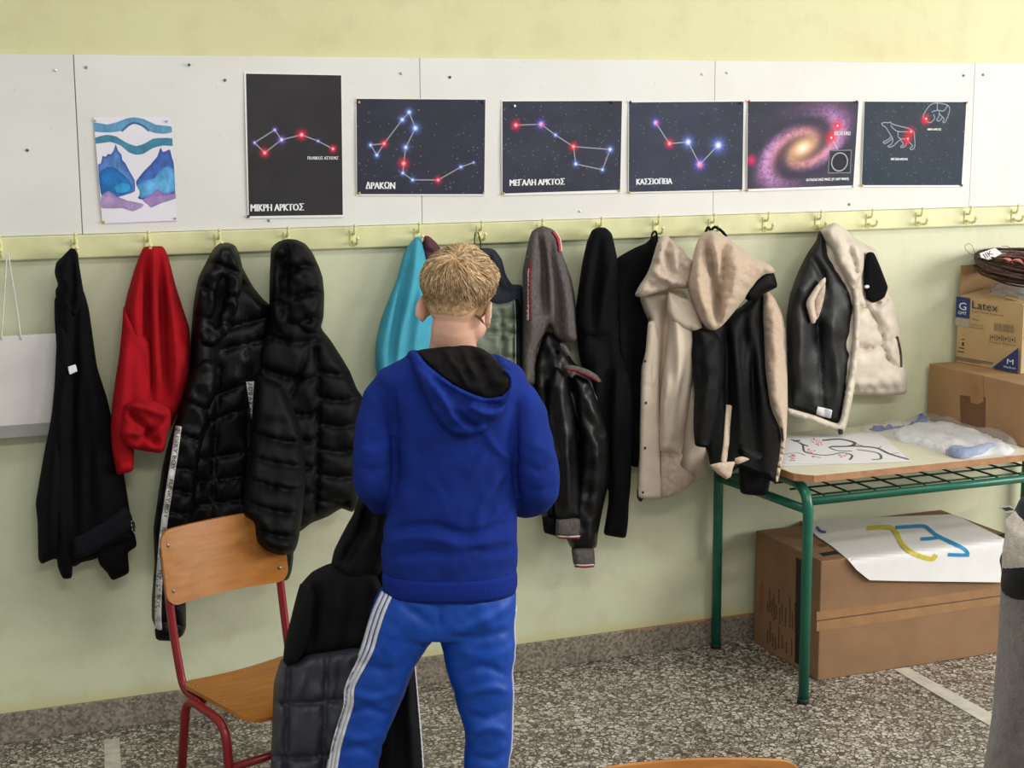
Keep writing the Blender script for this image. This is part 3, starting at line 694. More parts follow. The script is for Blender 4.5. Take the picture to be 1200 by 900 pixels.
m_lining = M('black_lining', (9, 10, 13), 0.5, 0.14, 12, 0.25, 60, 0.002, spec=0.4)
m_snap = M('dark_snap_metal', (70, 62, 54), 0.35, 0.0, metal=0.7)
m_steel = M('zip_steel', (150, 150, 152), 0.35, 0.0, metal=0.9)
m_label = M('woven_label', (216, 216, 218), 0.7, 0.03, 60)
GRP = 'clothes hung from the coat rail'
def garment(name, label, cat, px, py, y=-0.07):
    return empty(name, at(px, py, 1, y), label, cat, GRP)
def smap(targets, off): return lambda P: toward(cast(np.asarray(P, float), targets), off)

# ---- white paper bag on cords (first hook)
m_bag = M('white_card', (214, 208, 205), 0.7, 0.03, 8)
m_bagb = M('grey_card_base', (150, 147, 142), 0.45, 0.12, 5)
m_cord = M('white_cord', (216, 214, 205), 0.7, 0.05, 60)
g = garment('paper_bag', 'white paper carrier bag hanging by white cords at the far left end', 'bag', 20, 508, -0.05); del g['group']
b0 = onp([(-80, 391), (65.5, 391), (65.5, 509), (-80, 511)], 1, -0.062)
zb, zt = float(b0[2][2]), float(b0[1][2]); xl, xr = float(b0[0][0]), float(b0[1][0]); zm = zb+0.035
mb = MB(); mb.box((xl, -0.062, zm), (xr, -0.046, zt), bev=0.0015); mb.build('bag_body', m_bag, g, smooth=False)
mb = MB(); mb.box((xl, -0.064, zb), (xr, -0.044, zm), bev=0.0015); mb.build('bag_base', m_bagb, g, smooth=False)
for a in ([(9.5, 297), (13, 320), (18, 350), (24, 392), (25, 398)], [(8, 297), (6, 330), (4, 360), (2, 392), (2, 398)]):
    P = onp(np.array(spline(a, 4)), 1, np.linspace(-0.072, -0.064, len(spline(a, 4)))); MB().tube(P, 0.0024, 6).build('cord', m_cord, g)

# ---- black hooded sweatshirt
g = garment('hooded_sweatshirt', 'black hooded sweatshirt with a small white tag, hanging right of the paper bag', 'sweatshirt', 95, 680)
body = cloth('body', g, m_black_jersey, [(70, 345), (96, 338), (104, 362), (109, 396), (114, 430), (125, 465), (131, 490), (138, 520), (146, 560), (151, 592), (156, 622), (140, 640), (112, 655), (96, 659), (88, 664), (80, 662), (64, 655), (49, 661), (45, 655), (44, 612), (42, 590), (45, 570), (52, 530), (58, 500), (63, 470), (66, 440), (66, 410), (64, 375), (64, 350)], [(290, -0.05), (660, -0.07)],
   T=0.055, R=24, folds=[([(88, 300), (88, 420), (85, 490), (88, 640)], 5, -0.014), ([(104, 420), (112, 520), (120, 620)], 8, 0.010), ([(72, 440), (62, 540), (58, 640)], 8, 0.012), ([(100, 500), (98, 640)], 5, 0.008)], seams=[[(86, 479), (119, 461)]], seamA=0.004, seamW=1.5, noise=[(0.008, 22, 90, 3)])
cloth('hood', g, m_black_jersey, [(83, 291), (91, 293), (92, 305), (96, 330), (99, 352), (90, 372), (76, 368), (66, 352), (65, 340), (68, 334), (64, 320), (66, 308), (74, 300)], -0.062, T=0.05, R=14, folds=[([(84, 296), (86, 330), (84, 368)], 4, -0.016), ([(68, 322), (78, 330), (84, 345)], 4, 0.008)])
cloth('sleeve', g, m_black_jersey, [(70, 380), (84, 400), (86, 470), (84, 560), (82, 640), (85, 660), (84, 677), (74, 678), (68, 665), (60, 600), (58, 520), (64, 450), (66, 410)], [(380, -0.085), (680, -0.10)], T=0.035, R=14, folds=[([(76, 420), (72, 540), (74, 650)], 5, 0.006)], noise=[(0.006, 14, 40, 4)])
sl2 = cloth('sleeve', g, m_black_jersey, [(112, 630), (140, 618), (157, 624), (160, 640), (150, 648), (151, 671), (132, 680), (126, 672), (116, 660)], -0.095, T=0.03, R=10, folds=[([(118, 648), (138, 640), (156, 632)], 4, -0.008)])
cloth('waistband', g, m_navy_rib, [(83, 632), (100, 622), (120, 610), (146, 594), (154, 603), (156, 620), (140, 632), (118, 645), (100, 652), (86, 655)], -0.106, T=0.024, R=8)
drape('zip', g, m_steel, [(152, 607), (156, 609), (157, 620), (153, 619)], [body, sl2], 0.03, 0.003, 1.2)
drape('care_tag', g, m_label, [(78, 428), (87, 425), (89, 433), (80, 437)], [body], 0.034, 0.002, 1.5, tens=0.1)

# ---- red sweater
g = garment('red_sweater', 'bright red sweatshirt with one sleeve bunched up at the bottom', 'sweatshirt', 175, 556)
rb = cloth('body', g, m_red, [(168, 290), (180, 288.5), (191, 289), (196, 298), (200, 312), (206, 335), (214, 360), (222, 385), (223, 405), (222, 430), (220, 450), (213, 475), (205, 490), (200, 500), (185, 505), (165, 505), (150, 500), (140, 470), (137, 440), (141, 415), (144, 385), (146, 360), (150, 342), (158, 315)], [(290, -0.05), (500, -0.075)],
   T=0.055, R=20, folds=[([(174, 292), (172, 340), (173, 400), (178, 470)], 4, -0.020), ([(186, 292), (190, 345), (192, 410), (196, 470)], 4.5, -0.018), ([(180, 295), (181, 360), (186, 450)], 5, 0.012), ([(196, 320), (206, 400), (208, 460)], 5, 0.010), ([(162, 320), (158, 360), (160, 400)], 6, 0.010)], noise=[(0.006, 12, 70, 11)])
cloth('sleeve', g, m_red, [(145, 359), (152, 372), (166, 388), (177, 404), (178, 440), (176, 470), (160, 490), (157, 520), (157, 535), (156, 551), (145, 555), (137, 556), (135, 545), (131, 525), (130, 500), (132, 470), (136, 440), (140, 415), (143, 385)], [(359, -0.10), (550, -0.115)], T=0.036, R=12, folds=[([(150, 400), (146, 450), (142, 520)], 6, 0.010), ([(168, 415), (172, 450)], 5, -0.008)], noise=[(0.005, 14, 30, 13)])
cloth('sleeve', g, m_red, [(146, 474), (160, 470), (180, 470), (199, 480), (200, 497), (196, 508), (194, 524), (189, 531), (178, 530), (160, 527), (145, 522), (140, 505), (143, 490)], -0.145, T=0.05, R=12, folds=[([(148, 480), (165, 495), (172, 505), (165, 515)], 4, -0.018), ([(198, 486), (180, 500), (174, 512), (186, 522)], 4, -0.016), ([(150, 474), (175, 480), (198, 487)], 4, 0.010), ([(152, 505), (165, 512)], 4, 0.010)], noise=[(0.006, 9, 9, 15)])
cloth('cuff', g, m_red, [(138, 541), (150, 537), (156, 538), (156, 551), (146, 555), (138, 556)], -0.125, T=0.034, R=7)

# ---- black puffer with printed tapes
g = garment('puffer_jacket', 'shiny black puffer jacket with pale printed tape stripes down the sleeves', 'jacket', 250, 752)
fq = [[(195, 540+k*27), (250, 536+k*27), (330, 522+k*27)] for k in range(5)]+[[(232, 440), (230, 500), (222, 560), (216, 640)], [(258, 430), (252, 520), (248, 640)], [(236, 470), (300, 445)], [(226, 505), (262, 488), (316, 470)], [(290, 400), (292, 460), (286, 640)], [(276, 335), (300, 330)], [(268, 385), (318, 370)], [(262, 410), (318, 396)]]
fb = cloth('body', g, m_puff, [(262, 300), (275, 297), (285, 315), (296, 335), (308, 350), (318, 360), (322, 420), (322, 500), (328, 560), (334, 630), (300, 660), (240, 664), (214, 655), (204, 640), (205, 590), (206, 540), (208, 495), (214, 465), (222, 435), (224, 395), (228, 350), (242, 315)], [(290, -0.05), (660, -0.075)],
   T=0.055, R=22, seams=fq, seamA=0.005, seamW=2.5, puff=0.010, puffW=12, noise=[(0.006, 14, 22, 21)])
cloth('hood', g, m_puff, [(258, 285), (268, 284.5), (276, 288), (281, 300), (285, 318), (285, 345), (280, 372), (268, 398), (250, 410), (234, 405), (226, 385), (228, 350), (233, 325), (243, 305), (250, 292)], -0.075, T=0.06, R=16,
   seams=[[(244, 306), (262, 312), (283, 322)], [(232, 332), (255, 345), (284, 350)], [(228, 366), (255, 378), (278, 376)]], seamA=0.004, seamW=2.5, puff=0.012, puffW=10, folds=[([(262, 320), (258, 350), (252, 380)], 6, -0.028), ([(276, 295), (280, 330), (276, 365)], 5, 0.010)], noise=[(0.007, 6, 10, 23)])
fsl = cloth('sleeve', g, m_puff, [(226, 432), (240, 418), (254, 424), (256, 450), (246, 490), (236, 540), (230, 590), (224, 640), (218, 690), (218, 735), (214, 745), (203, 751), (184, 750), (182, 735), (178, 725), (178, 700), (181, 660), (180, 620), (184, 590), (190, 550), (197, 520), (207, 490), (216, 460)], [(420, -0.105), (750, -0.12)],
   T=0.045, R=15, seams=[[(186+(-0.1*k), 545+k*26), (226-k*1.5, 552+k*26)] for k in range(8)]+[[(205, 505), (240, 520)], [(216, 470), (250, 484)]], seamA=0.005, seamW=2.5, puff=0.010, puffW=9, noise=[(0.005, 8, 12, 25)])
cloth('cuff', g, m_navy_rib, [(182, 736), (200, 741), (214, 736), (213, 745), (203, 751), (190, 750), (183, 749)], -0.14, T=0.036, R=6)
cloth('cuff', g, m_puff, [(328, 610), (342, 618), (344, 650), (342, 668), (338, 679), (330, 681), (320, 676), (316, 640)], -0.12, T=0.04, R=8)
t1 = ribbon('sleeve_tape', g, m_tape, [(209, 499), (204, 535), (197, 580), (191, 622), (187, 670), (185, 715), (186, 738)], 7.5, [fsl, fb], 0.003, 0.002)
t2 = ribbon('sleeve_tape', g, m_tape, [(293, 447), (295, 472), (297, 497)], (10.0, 3.0), [fb], 0.003, 0.002)
def strip_text(name, parent, mat, s, a, b, w, targets, off):
    a = np.array(a, float); b = np.array(b, float); d = (b-a)/np.linalg.norm(b-a); n = np.array([-d[1], d[0]])
    # the writing runs down the strip with its letters lying on their side
    return lettering(name, parent, mat, [(s, tuple(a-n*w/2), tuple(b-n*w/2), tuple(b+n*w/2), tuple(a+n*w/2))], smap(targets, off), 0.0)
for a, b in (((209.0, 503), (202.5, 551)), ((201, 562), (194, 607)), ((192.5, 618), (188, 656)), ((187, 668), (185.3, 712))): strip_text('tape_print', t1, m_tape_ink, 'FUNKY BOY', a, b, 4.6, [t1], 0.0012)
strip_text('tape_print', t2, m_tape_ink, 'FUNKY BOY', (295.5, 489), (293.2, 448), 4.6, [t2], 0.0012)

# ---- plain black puffer, its sleeve over the chair back
g = garment('puffer_jacket', 'matt black quilted puffer jacket, its sleeve hanging over the chair back', 'jacket', 350, 650)
pq = [[(296, 470+k*31), (330, 484+k*31), (362, 486+k*31), (374, 480+k*31)] for k in range(6)]+[[(370, 408), (373, 470), (370, 600)]]+[[(374, 436+k*30), (400, 440+k*30), (428, 434+k*30)] for k in range(6)]+[[(303, 430), (330, 440), (360, 446), (372, 440)], [(318, 395), (345, 402), (372, 398)]]
cloth('body', g, m_puff_matte, [(318, 330), (340, 340), (372, 360), (377, 385), (387, 398), (398, 415), (410, 435), (418, 455), (425, 466), (427, 500), (424, 550), (420, 590), (413, 600), (400, 596), (385, 605), (365, 613), (353, 622), (340, 628), (312, 628), (296, 615), (292, 580), (296, 520), (298, 470), (299, 430), (301, 408), (310, 390), (316, 360)], [(290, -0.055), (400, -0.075), (620, -0.10)],
   T=0.065, R=24, seams=pq, seamA=0.006, seamW=2.5, puff=0.011, puffW=13, folds=[([(338, 470), (350, 440), (362, 410)], 3, -0.012)], noise=[(0.005, 16, 18, 31)])
cloth('hood', g, m_puff_matte, [(318, 291), (326, 283.5), (337, 280), (348, 281), (358, 286), (366, 296), (374, 313), (378, 325), (380, 345), (379, 372), (373, 392), (360, 396), (345, 385), (334, 398), (320, 390), (316, 365), (316, 330)], -0.09, T=0.07, R=18,
   seams=[[(338, 318), (358, 312), (377, 316)], [(342, 350), (360, 344), (380, 342)], [(345, 378), (362, 376), (378, 370)], [(337, 284), (336, 330), (340, 385)], [(318, 352), (334, 356)]], seamA=0.008, seamW=3, puff=0.014, puffW=10, folds=[([(330, 290), (330, 380)], 6, -0.014)], noise=[(0.005, 9, 10, 33)])
cloth('sleeve', g, m_puff_matte, [(300, 440), (330, 450), (352, 500), (358, 560), (354, 605), (350, 632), (345, 646), (330, 651), (312, 645), (302, 635), (299, 622), (297, 612), (284, 604), (287, 570), (292, 530), (296, 480)], [(440, -0.14), (520, -0.19), (600, -0.32), (650, -0.38)],
   T=0.055, R=18, seams=[[(292, 505+k*28), (320, 515+k*28), (356, 520+k*28)] for k in range(5)], seamA=0.005, seamW=2.5, puff=0.012, puffW=11, noise=[(0.004, 12, 14, 35)])

# ---- turquoise sweatshirt, maroon garment behind it
g = garment('turquoise_sweatshirt', 'turquoise fleece sweatshirt hanging left of the boy’s head', 'sweatshirt', 475, 490)
cloth('body', g, m_turq, [(487, 278), (492, 277.5), (496, 287), (500, 303), (506, 330), (514, 370), (520, 430), (516, 480), (490, 495), (460, 480), (445, 450), (440, 428), (440, 412), (441, 399), (447, 374), (456, 350), (466, 325), (472, 302), (477, 290)], [(278, -0.05), (480, -0.075)],
   T=0.05, R=18, folds=[([(484, 284), (474, 325), (464, 380), (459, 430)], 4, -0.014), ([(490, 284), (482, 340), (468, 400), (462, 450)], 4.5, 0.013), ([(494, 300), (492, 360), (482, 440)], 5, 0.010), ([(478, 295), (462, 350), (450, 400)], 5, 0.008)], noise=[(0.005, 12, 60, 41)])
g = garment('maroon_jacket', 'maroon quilted garment peeking out behind the turquoise sweatshirt', 'jacket', 515, 420)
cloth('body', g, m_maroon, [(496, 277), (502, 276.5), (511, 284), (518, 294), (526, 320), (532, 360), (534, 410), (515, 420), (503, 400), (500, 350), (497, 310), (494, 290)], -0.035, T=0.03, R=10, seams=[[(495, 292), (510, 298), (522, 300)], [(498, 315), (528, 322)]], seamA=0.003, seamW=2, puff=0.006)

# ---- olive vest with black binding
g = garment('quilted_vest', 'olive green quilted vest with navy yoke hanging right of the boy’s head', 'vest', 570, 480)
P = onp(np.array(spline([(557, 272), (556, 282), (558, 294), (562, 296), (563, 284), (560, 272)], 2)), 1, -0.075); MB().tube(P, 0.0018, 6).build('hanging_loop', m_black_jersey, g)
vb = cloth('body', g, m_vest_green, [(545, 330), (556, 340), (584, 352), (606, 345), (611, 360), (612, 420), (612, 470), (600, 482), (560, 485), (530, 470), (528, 420), (534, 360)], [(290, -0.05), (480, -0.075)], T=0.05, R=16, seams=[[(540, 374), (606, 374)], [(535, 391), (606, 390)], [(532, 419), (606, 419)], [(530, 446), (606, 446)], [(588, 365), (592, 480)]], seamA=0.005, seamW=1.8, puff=0.012, puffW=8, noise=[(0.003, 8, 8, 51)])
cloth('yoke', g, m_vest_navy, [(561, 292), (571, 290.5), (580, 293), (588, 304), (593, 322), (600, 333), (611, 334), (613, 345), (612, 362), (602, 378), (592, 372), (580, 362), (564, 352), (556, 335), (556, 310)], -0.07, T=0.045, R=10, folds=[([(572, 294), (578, 320), (590, 345)], 4, -0.012), ([(590, 340), (612, 342)], 3, -0.006)])
ribbon('side_binding', g, m_black_jersey, [(607, 345), (609, 380), (608, 420), (608, 478)], 9, [vb], 0.004, 0.004, 0.003)
ribbon('piping', g, M('grey_piping', (120, 122, 124), 0.6, 0.0), [(602, 352), (603, 380), (603, 420), (603.5, 478)], 1.3, [vb], 0.006, 0.003)

# ---- black hoodie and black jacket to its right
g = garment('black_jacket', 'black jacket hung by its loop behind the cream fur-hooded coat', 'jacket', 740, 545)
bj = cloth('body', g, m_black_jersey, [(757, 285), (768, 275), (772, 285), (775, 320), (772, 400), (768, 480), (756, 545), (740, 546), (734, 500), (722, 440), (716, 380), (716, 315), (724, 302), (745, 290)], [(275, -0.035), (545, -0.06)], T=0.045, R=16, seams=[[(722, 405), (756, 402)]], seamA=0.003, seamW=1.5, folds=[([(735, 300), (728, 380), (738, 480)], 8, 0.010), ([(750, 300), (748, 380), (750, 500)], 7, -0.008)], noise=[(0.006, 14, 30, 61)])
P = onp(np.array(spline([(763, 284), (764, 275), (768, 271), (770, 278), (769, 286)], 2)), 1, -0.08); MB().tube(P, 0.0035, 6).build('hanging_loop', m_black_jersey, g)
g = garment('hooded_sweatshirt', 'long black hooded sweatshirt hanging between the grey hood and the black jacket', 'sweatshirt', 715, 630)
cloth('body', g, m_black_jersey, [(690, 330), (722, 330), (727, 370), (732, 410), (741, 444), (743, 480), (741, 513), (738, 569), (720, 580), (700, 560), (690, 500), (684, 440), (678, 410), (676, 385), (679, 340)], [(270, -0.06), (600, -0.085)], T=0.05, R=18, folds=[([(712, 400), (716, 470), (718, 560)], 5, -0.010), ([(700, 410), (700, 480)], 6, 0.010), ([(730, 420), (732, 500)], 5, 0.008)], seams=[[(694, 398), (712, 404), (728, 398)]], seamA=0.003, seamW=1.6, noise=[(0.006, 14, 60, 63)])
cloth('hood', g, m_black_jersey, [(694, 270), (701, 266.5), (710, 267), (717, 274), (719.5, 284), (723, 301), (725, 328), (725, 360), (718, 392), (700, 398), (682, 394), (675, 380), (675, 362), (679, 332), (683, 306), (688, 284)], -0.09, T=0.055, R=15, folds=[([(704, 275), (700, 330), (697, 390)], 5, -0.014), ([(720, 300), (708, 345), (700, 385)], 5, 0.010), ([(690, 300), (684, 360)], 5, 0.008)])
cloth('sleeve', g, m_black_jersey, [(718, 430), (736, 436), (742, 470), (741, 520), (739, 569), (737, 590), (736, 612), (733, 630), (720, 629), (708, 626), (710, 610), (713, 590), (714, 560), (713, 500)], [(430, -0.11), (630, -0.115)], T=0.036, R=11, folds=[([(722, 450), (720, 590)], 5, 0.006)], noise=[(0.004, 10, 40, 65)])

# ---- leather jacket with grey jersey hood
g = garment('leather_jacket', 'black leather jacket with a grey jersey hood, grey cuffs and red-white piping', 'jacket', 672, 665)
lb = cloth('body', g, m_leather, [(640, 388), (650, 392), (660, 404), (672, 424), (690, 438), (704, 450), (706, 475), (700, 530), (694, 590), (684, 612), (655, 612), (640, 622), (634, 600), (628, 560), (624, 510), (622, 465), (626, 430), (634, 402)], [(380, -0.085), (620, -0.11)], T=0.05, R=18, folds=[([(648, 410), (660, 470), (664, 560)], 5, 0.012), ([(656, 440), (672, 520), (678, 600)], 5, -0.014), ([(634, 430), (640, 520), (646, 600)], 6, 0.010), ([(668, 460), (690, 520)], 6, 0.008)], seams=[[(657, 430), (660, 500), (662, 600)]], seamA=0.004, seamW=1.6, noise=[(0.006, 9, 14, 71)])
ghd = cloth('hood', g, m_grey_melange, [(623, 272), (630, 267), (637, 265), (648, 269), (654, 278), (657, 292), (663, 308), (670, 328), (674, 350), (676, 374), (676, 398), (668, 401), (658, 401), (650, 394), (644, 382), (638, 392), (631, 405), (628, 428), (628, 452), (611, 452), (611, 428), (612, 378), (613, 318), (618, 290)], [(265, -0.085), (450, -0.10)], T=0.055, R=15,
   folds=[([(632, 274), (638, 315), (639, 366)], 4, -0.022), ([(643, 272), (650, 335), (656, 396)], 4, -0.016), ([(626, 280), (622, 340), (622, 400)], 6, 0.012), ([(640, 275), (645, 320), (648, 370)], 4, 0.012), ([(655, 300), (664, 350), (668, 395)], 5, 0.010)], seams=[[(612, 376), (626, 372), (640, 367)]], seamA=0.004, seamW=1.5, noise=[(0.004, 10, 40, 73)])
ribbon('white_piping', g, m_white_trim, [(616.8, 300), (616.4, 340), (616.6, 375)], 2.2, [ghd], 0.012, 0.004)
ribbon('red_piping', g, m_red_trim, [(619.0, 302), (618.6, 340), (618.8, 375)], 2.2, [ghd], 0.012, 0.004)
ribbon('red_piping', g, m_red_trim, [(647, 271), (653, 280), (655.5, 295)], 2.6, [ghd], 0.005, 0.004)
ribbon('white_piping', g, m_white_trim, [(649, 270), (655, 280), (657, 294)], 1.2, [ghd], 0.005, 0.005)
cloth('sleeve', g, m_leather, [(652, 430), (664, 440), (672, 480), (679, 540), (681, 606), (652, 610), (646, 560), (642, 500), (644, 450)], [(430, -0.155), (610, -0.165)], T=0.04, R=12, folds=[([(656, 450), (664, 520), (668, 600)], 5, 0.010), ([(648, 470), (654, 540)], 4, -0.006)], noise=[(0.004, 8, 14, 75)])
s2 = cloth('sleeve', g, m_leather, [(672, 440), (690, 446), (700, 470), (713, 508), (714, 540), (712, 570), (706, 598), (701, 624), (698, 642), (672, 644), (664, 630), (674, 590), (680, 530), (676, 480)], [(430, -0.15), (640, -0.15)], T=0.042, R=13, folds=[([(684, 480), (704, 515)], 5, -0.010), ([(690, 470), (700, 540), (690, 620)], 6, 0.010)], seams=[[(684, 470), (706, 510)]], seamA=0.003, seamW=1.4, noise=[(0.005, 9, 13, 77)])
for o_, y_ in (([(652, 608), (666, 606), (681, 607), (680, 632), (664, 631), (651, 629)], -0.175), ([(670, 643), (684, 641), (696, 643), (697, 663), (684, 665.5), (673, 664)], -0.155)):
    c_ = cloth('cuff', g, m_grey_melange, o_, y_, T=0.034, R=7, tens=0.3)
    a_ = np.array(o_, float); lo = a_[:, 0].min()+1; hi = a_[:, 0].max()-1; yb_ = a_[:, 1].max()
    ribbon('white_piping', c_, m_white_trim, [(lo+1, yb_-4), (0.5*(lo+hi), yb_-3.0), (hi, yb_-4)], 1.5, [c_], 0.002, 0.003)
    ribbon('red_piping', c_, m_red_trim, [(lo+2, yb_-2), (0.5*(lo+hi), yb_-1.0), (hi, yb_-2)], 1.6, [c_], 0.002, 0.003)
cloth('cuff', g, m_black_jersey, [(636, 606), (652, 606), (653, 628), (638, 624)], -0.15, T=0.03, R=6, tens=0.3)
lap = cloth('collar', g, m_grey_melange, [(661, 429), (672, 428), (680, 430), (691, 434), (700, 440), (705, 447), (700, 448), (688, 442), (674, 436), (662, 433)], -0.185, T=0.018, R=5)
ribbon('red_piping', lap, m_red_trim, [(661, 431.5), (674, 434.5), (688, 440), (701, 447)], 2.0, [lap, lb], 0.003, 0.004)
cloth('collar', g, m_grey_melange, [(656, 402), (663, 405), (669, 415), (664, 418), (658, 410)], -0.165, T=0.018, R=4)

# ---- cream coat with fur hood
g = garment('cream_coat', 'cream canvas coat with fluffy cream hood and snap placket', 'coat', 790, 585)
cb = cloth('body', g, m_cream_canvas, [(750, 345), (775, 338), (800, 340), (818, 372), (822, 420), (824, 470), (826, 520), (830, 540), (829, 557), (816, 563), (800, 577), (783, 583), (764, 586), (748, 584), (747, 573), (749, 537), (750, 494), (751, 452), (752, 431), (756, 414), (759, 390), (760, 376), (754, 362)], [(340, -0.085), (585, -0.105)],
   T=0.05, R=20, folds=[([(782, 350), (778, 400), (774, 470), (775, 540)], 4, -0.020), ([(768, 360), (764, 430), (762, 560)], 8, 0.012), ([(800, 400), (812, 470), (806, 550)], 6, 0.014), ([(818, 420), (822, 500), (826, 555)], 5, 0.010), ([(790, 500), (800, 560)], 5, -0.008)], noise=[(0.005, 14, 60, 81)])
cloth('lining', g, m_fleece_in, [(776, 520), (800, 532), (797, 546), (816, 559), (804, 572), (790, 580), (776, 583)], -0.165, T=0.008, R=8)
pl = cloth('placket', g, m_cream_canvas, [(760, 378), (768, 376), (773, 400), (772, 440), (774, 500), (775, 550), (776, 582), (764, 585), (749, 583), (748, 573), (750, 537), (751, 494), (752, 452), (753, 431), (757, 410)], [(380, -0.145), (585, -0.160)], T=0.014, R=7, seams=[[(751, 452), (773, 453)], [(748, 577), (776, 576)]], seamA=0.002, seamW=1.2)
for p in ((761, 373), (756, 423), (757, 472), (756, 525), (753.5, 577)):
    q = toward(cast(np.array([p]), [pl, cb]), 0.003)[0]; MB().ball(q, 0.0045, sc=(1, 0.4, 1), nu=10, nv=6).build('snap', m_snap, g)
csl = cloth('sleeve', g, m_cream_canvas, [(784, 345), (796, 343), (806, 352), (813, 372), (815, 400), (813, 440), (807, 480), (802, 511), (798, 532), (786, 531), (774, 529), (773, 500), (774, 465), (777, 440), (781, 410), (784, 385), (782, 362)], [(345, -0.14), (530, -0.165)], T=0.042, R=13, folds=[([(790, 360), (796, 420), (790, 510)], 5, 0.010), ([(804, 390), (802, 440), (792, 500)], 4, -0.012), ([(782, 440), (778, 500)], 4, 0.006)], seams=[[(774, 516), (800, 519)], [(774, 455), (780, 470)]], seamA=0.003, seamW=1.3, noise=[(0.004, 10, 30, 83)])
cloth('collar', g, m_cream_canvas, [(784, 342), (796, 348), (810, 352), (818, 366), (823, 384), (816, 388), (800, 384), (788, 376), (782, 362)], -0.185, T=0.022, R=8, folds=[([(786, 346), (806, 362)], 3, -0.008)])
cloth('fur_hood', g, m_cream_fur, [(775, 277), (782, 276), (790, 284), (800, 292), (807, 303), (812, 305), (812, 318), (808, 330), (806, 338), (792, 338), (778, 341), (766, 344), (756, 347), (748, 348), (744, 346), (750, 334), (758, 322), (763, 310), (767, 296), (771, 283)], [(276, -0.10), (345, -0.165)], T=0.06, R=14,
   folds=[([(784, 282), (782, 300), (788, 322)], 4, -0.020), ([(795, 294), (800, 315), (802, 332)], 4, -0.016), ([(762, 312), (775, 325), (800, 334)], 4, 0.014), ([(776, 284), (772, 306)], 4, 0.012), ([(792, 290), (794, 318)], 4, 0.012), ([(756, 332), (774, 338)], 4, -0.010)], noise=[(0.006, 6, 6, 85), (0.003, 3, 3, 86)])
drape('zip_pull', g, m_snap, [(745, 573), (749, 573), (751, 584), (748, 587), (745, 582)], [cb], 0.01, 0.006, 1.3)

# ---- black coat with tan sherpa lining
g = garment('sherpa_lined_coat', 'black coat with a wide tan sherpa-lined hood, hanging beside the desk', 'coat', 870, 580)
P = onp(np.array(spline([(827, 272), (830, 266), (833, 270), (838, 266), (846, 271), (851, 277)], 2)), 1, -0.075); MB().tube(P, 0.005, 6).build('hanging_loop', m_black_jersey, g)
sb = cloth('body', g, m_puff_matte, [(812, 372), (840, 375), (868, 360), (890, 340), (897, 352), (897, 400), (898, 440), (902, 470), (906, 484), (914, 502), (916, 518), (914, 540), (909, 565), (899, 562), (880, 552), (866, 548), (850, 558), (834, 548), (829, 530), (820, 500), (812, 440), (808, 400)], [(340, -0.10), (400, -0.105), (430, -0.125), (455, -0.165), (480, -0.23), (505, -0.325), (530, -0.44), (550, -0.535), (570, -0.59)],
   T=0.055, R=20, folds=[([(860, 385), (866, 450), (868, 530)], 5, 0.016), ([(872, 370), (882, 450), (886, 540)], 5, -0.016), ([(850, 390), (852, 470), (852, 540)], 4, -0.014), ([(886, 360), (892, 440), (900, 530)], 6, 0.012), ([(878, 380), (876, 460)], 4, 0.010)], noise=[(0.006, 10, 40, 91)])
cloth('sleeve', g, m_puff_matte, [(812, 382), (834, 386), (846, 400), (848, 440), (842, 480), (834, 510), (830, 524), (815, 522), (813, 495), (814, 450), (810, 410)], [(340, -0.16), (400, -0.165), (430, -0.185), (455, -0.225), (480, -0.29), (505, -0.385), (530, -0.5), (550, -0.595), (570, -0.65)], T=0.042, R=13, folds=[([(832, 400), (830, 450), (822, 510)], 6, 0.012), ([(822, 400), (820, 440)], 5, -0.008)], noise=[(0.005, 9, 20, 93)])
cloth('sleeve', g, m_puff_matte, [(866, 520), (890, 530), (906, 540), (903, 560), (899, 579), (884, 580.5), (868, 577)], -0.49, T=0.03, R=8)
ribbon('sherpa_edge', g, m_tan_fur, [(852.5, 474), (850.5, 500), (849, 520), (846, 541)], 5.5, [sb], 0.006, 0.008, 0.004)
cloth('sherpa_hem', g, m_tan_fur, [(832, 545), (845, 542), (862, 541), (859, 548), (857, 558), (851, 562), (841, 555)], -0.66, T=0.014, R=5, tens=0.2, noise=[(0.002, 3, 3, 95)])
cloth('sherpa_hem', g, m_tan_fur, [(862, 537), (870, 535), (879, 538), (868, 543), (861, 544)], -0.63, T=0.012, R=4, tens=0.3)
cloth('sherpa_lining', g, m_tan_fur, [(896, 342), (901, 342), (908, 350), (914, 362), (919, 375), (921.5, 392), (922.5, 430), (923, 473), (921.5, 511), (917, 541), (911, 566), (909, 560), (914, 530), (916, 511), (912, 494), (905, 478), (900, 455), (897, 430), (895, 390), (893, 362)], [(340, -0.115), (400, -0.12), (430, -0.14), (455, -0.18), (480, -0.245), (505, -0.34), (530, -0.455), (550, -0.55), (570, -0.605)], T=0.045, R=11, folds=[([(904, 350), (908, 410), (910, 470)], 6, 0.010)], noise=[(0.003, 5, 6, 97), (0.002, 2.5, 2.5, 98)])
cloth('hood_shell', g, m_puff_matte, [(870, 345), (884, 328), (896, 318), (906, 318), (909, 326), (911, 336), (902, 341), (893, 346), (884, 352), (876, 352)], -0.155, T=0.04, R=8)
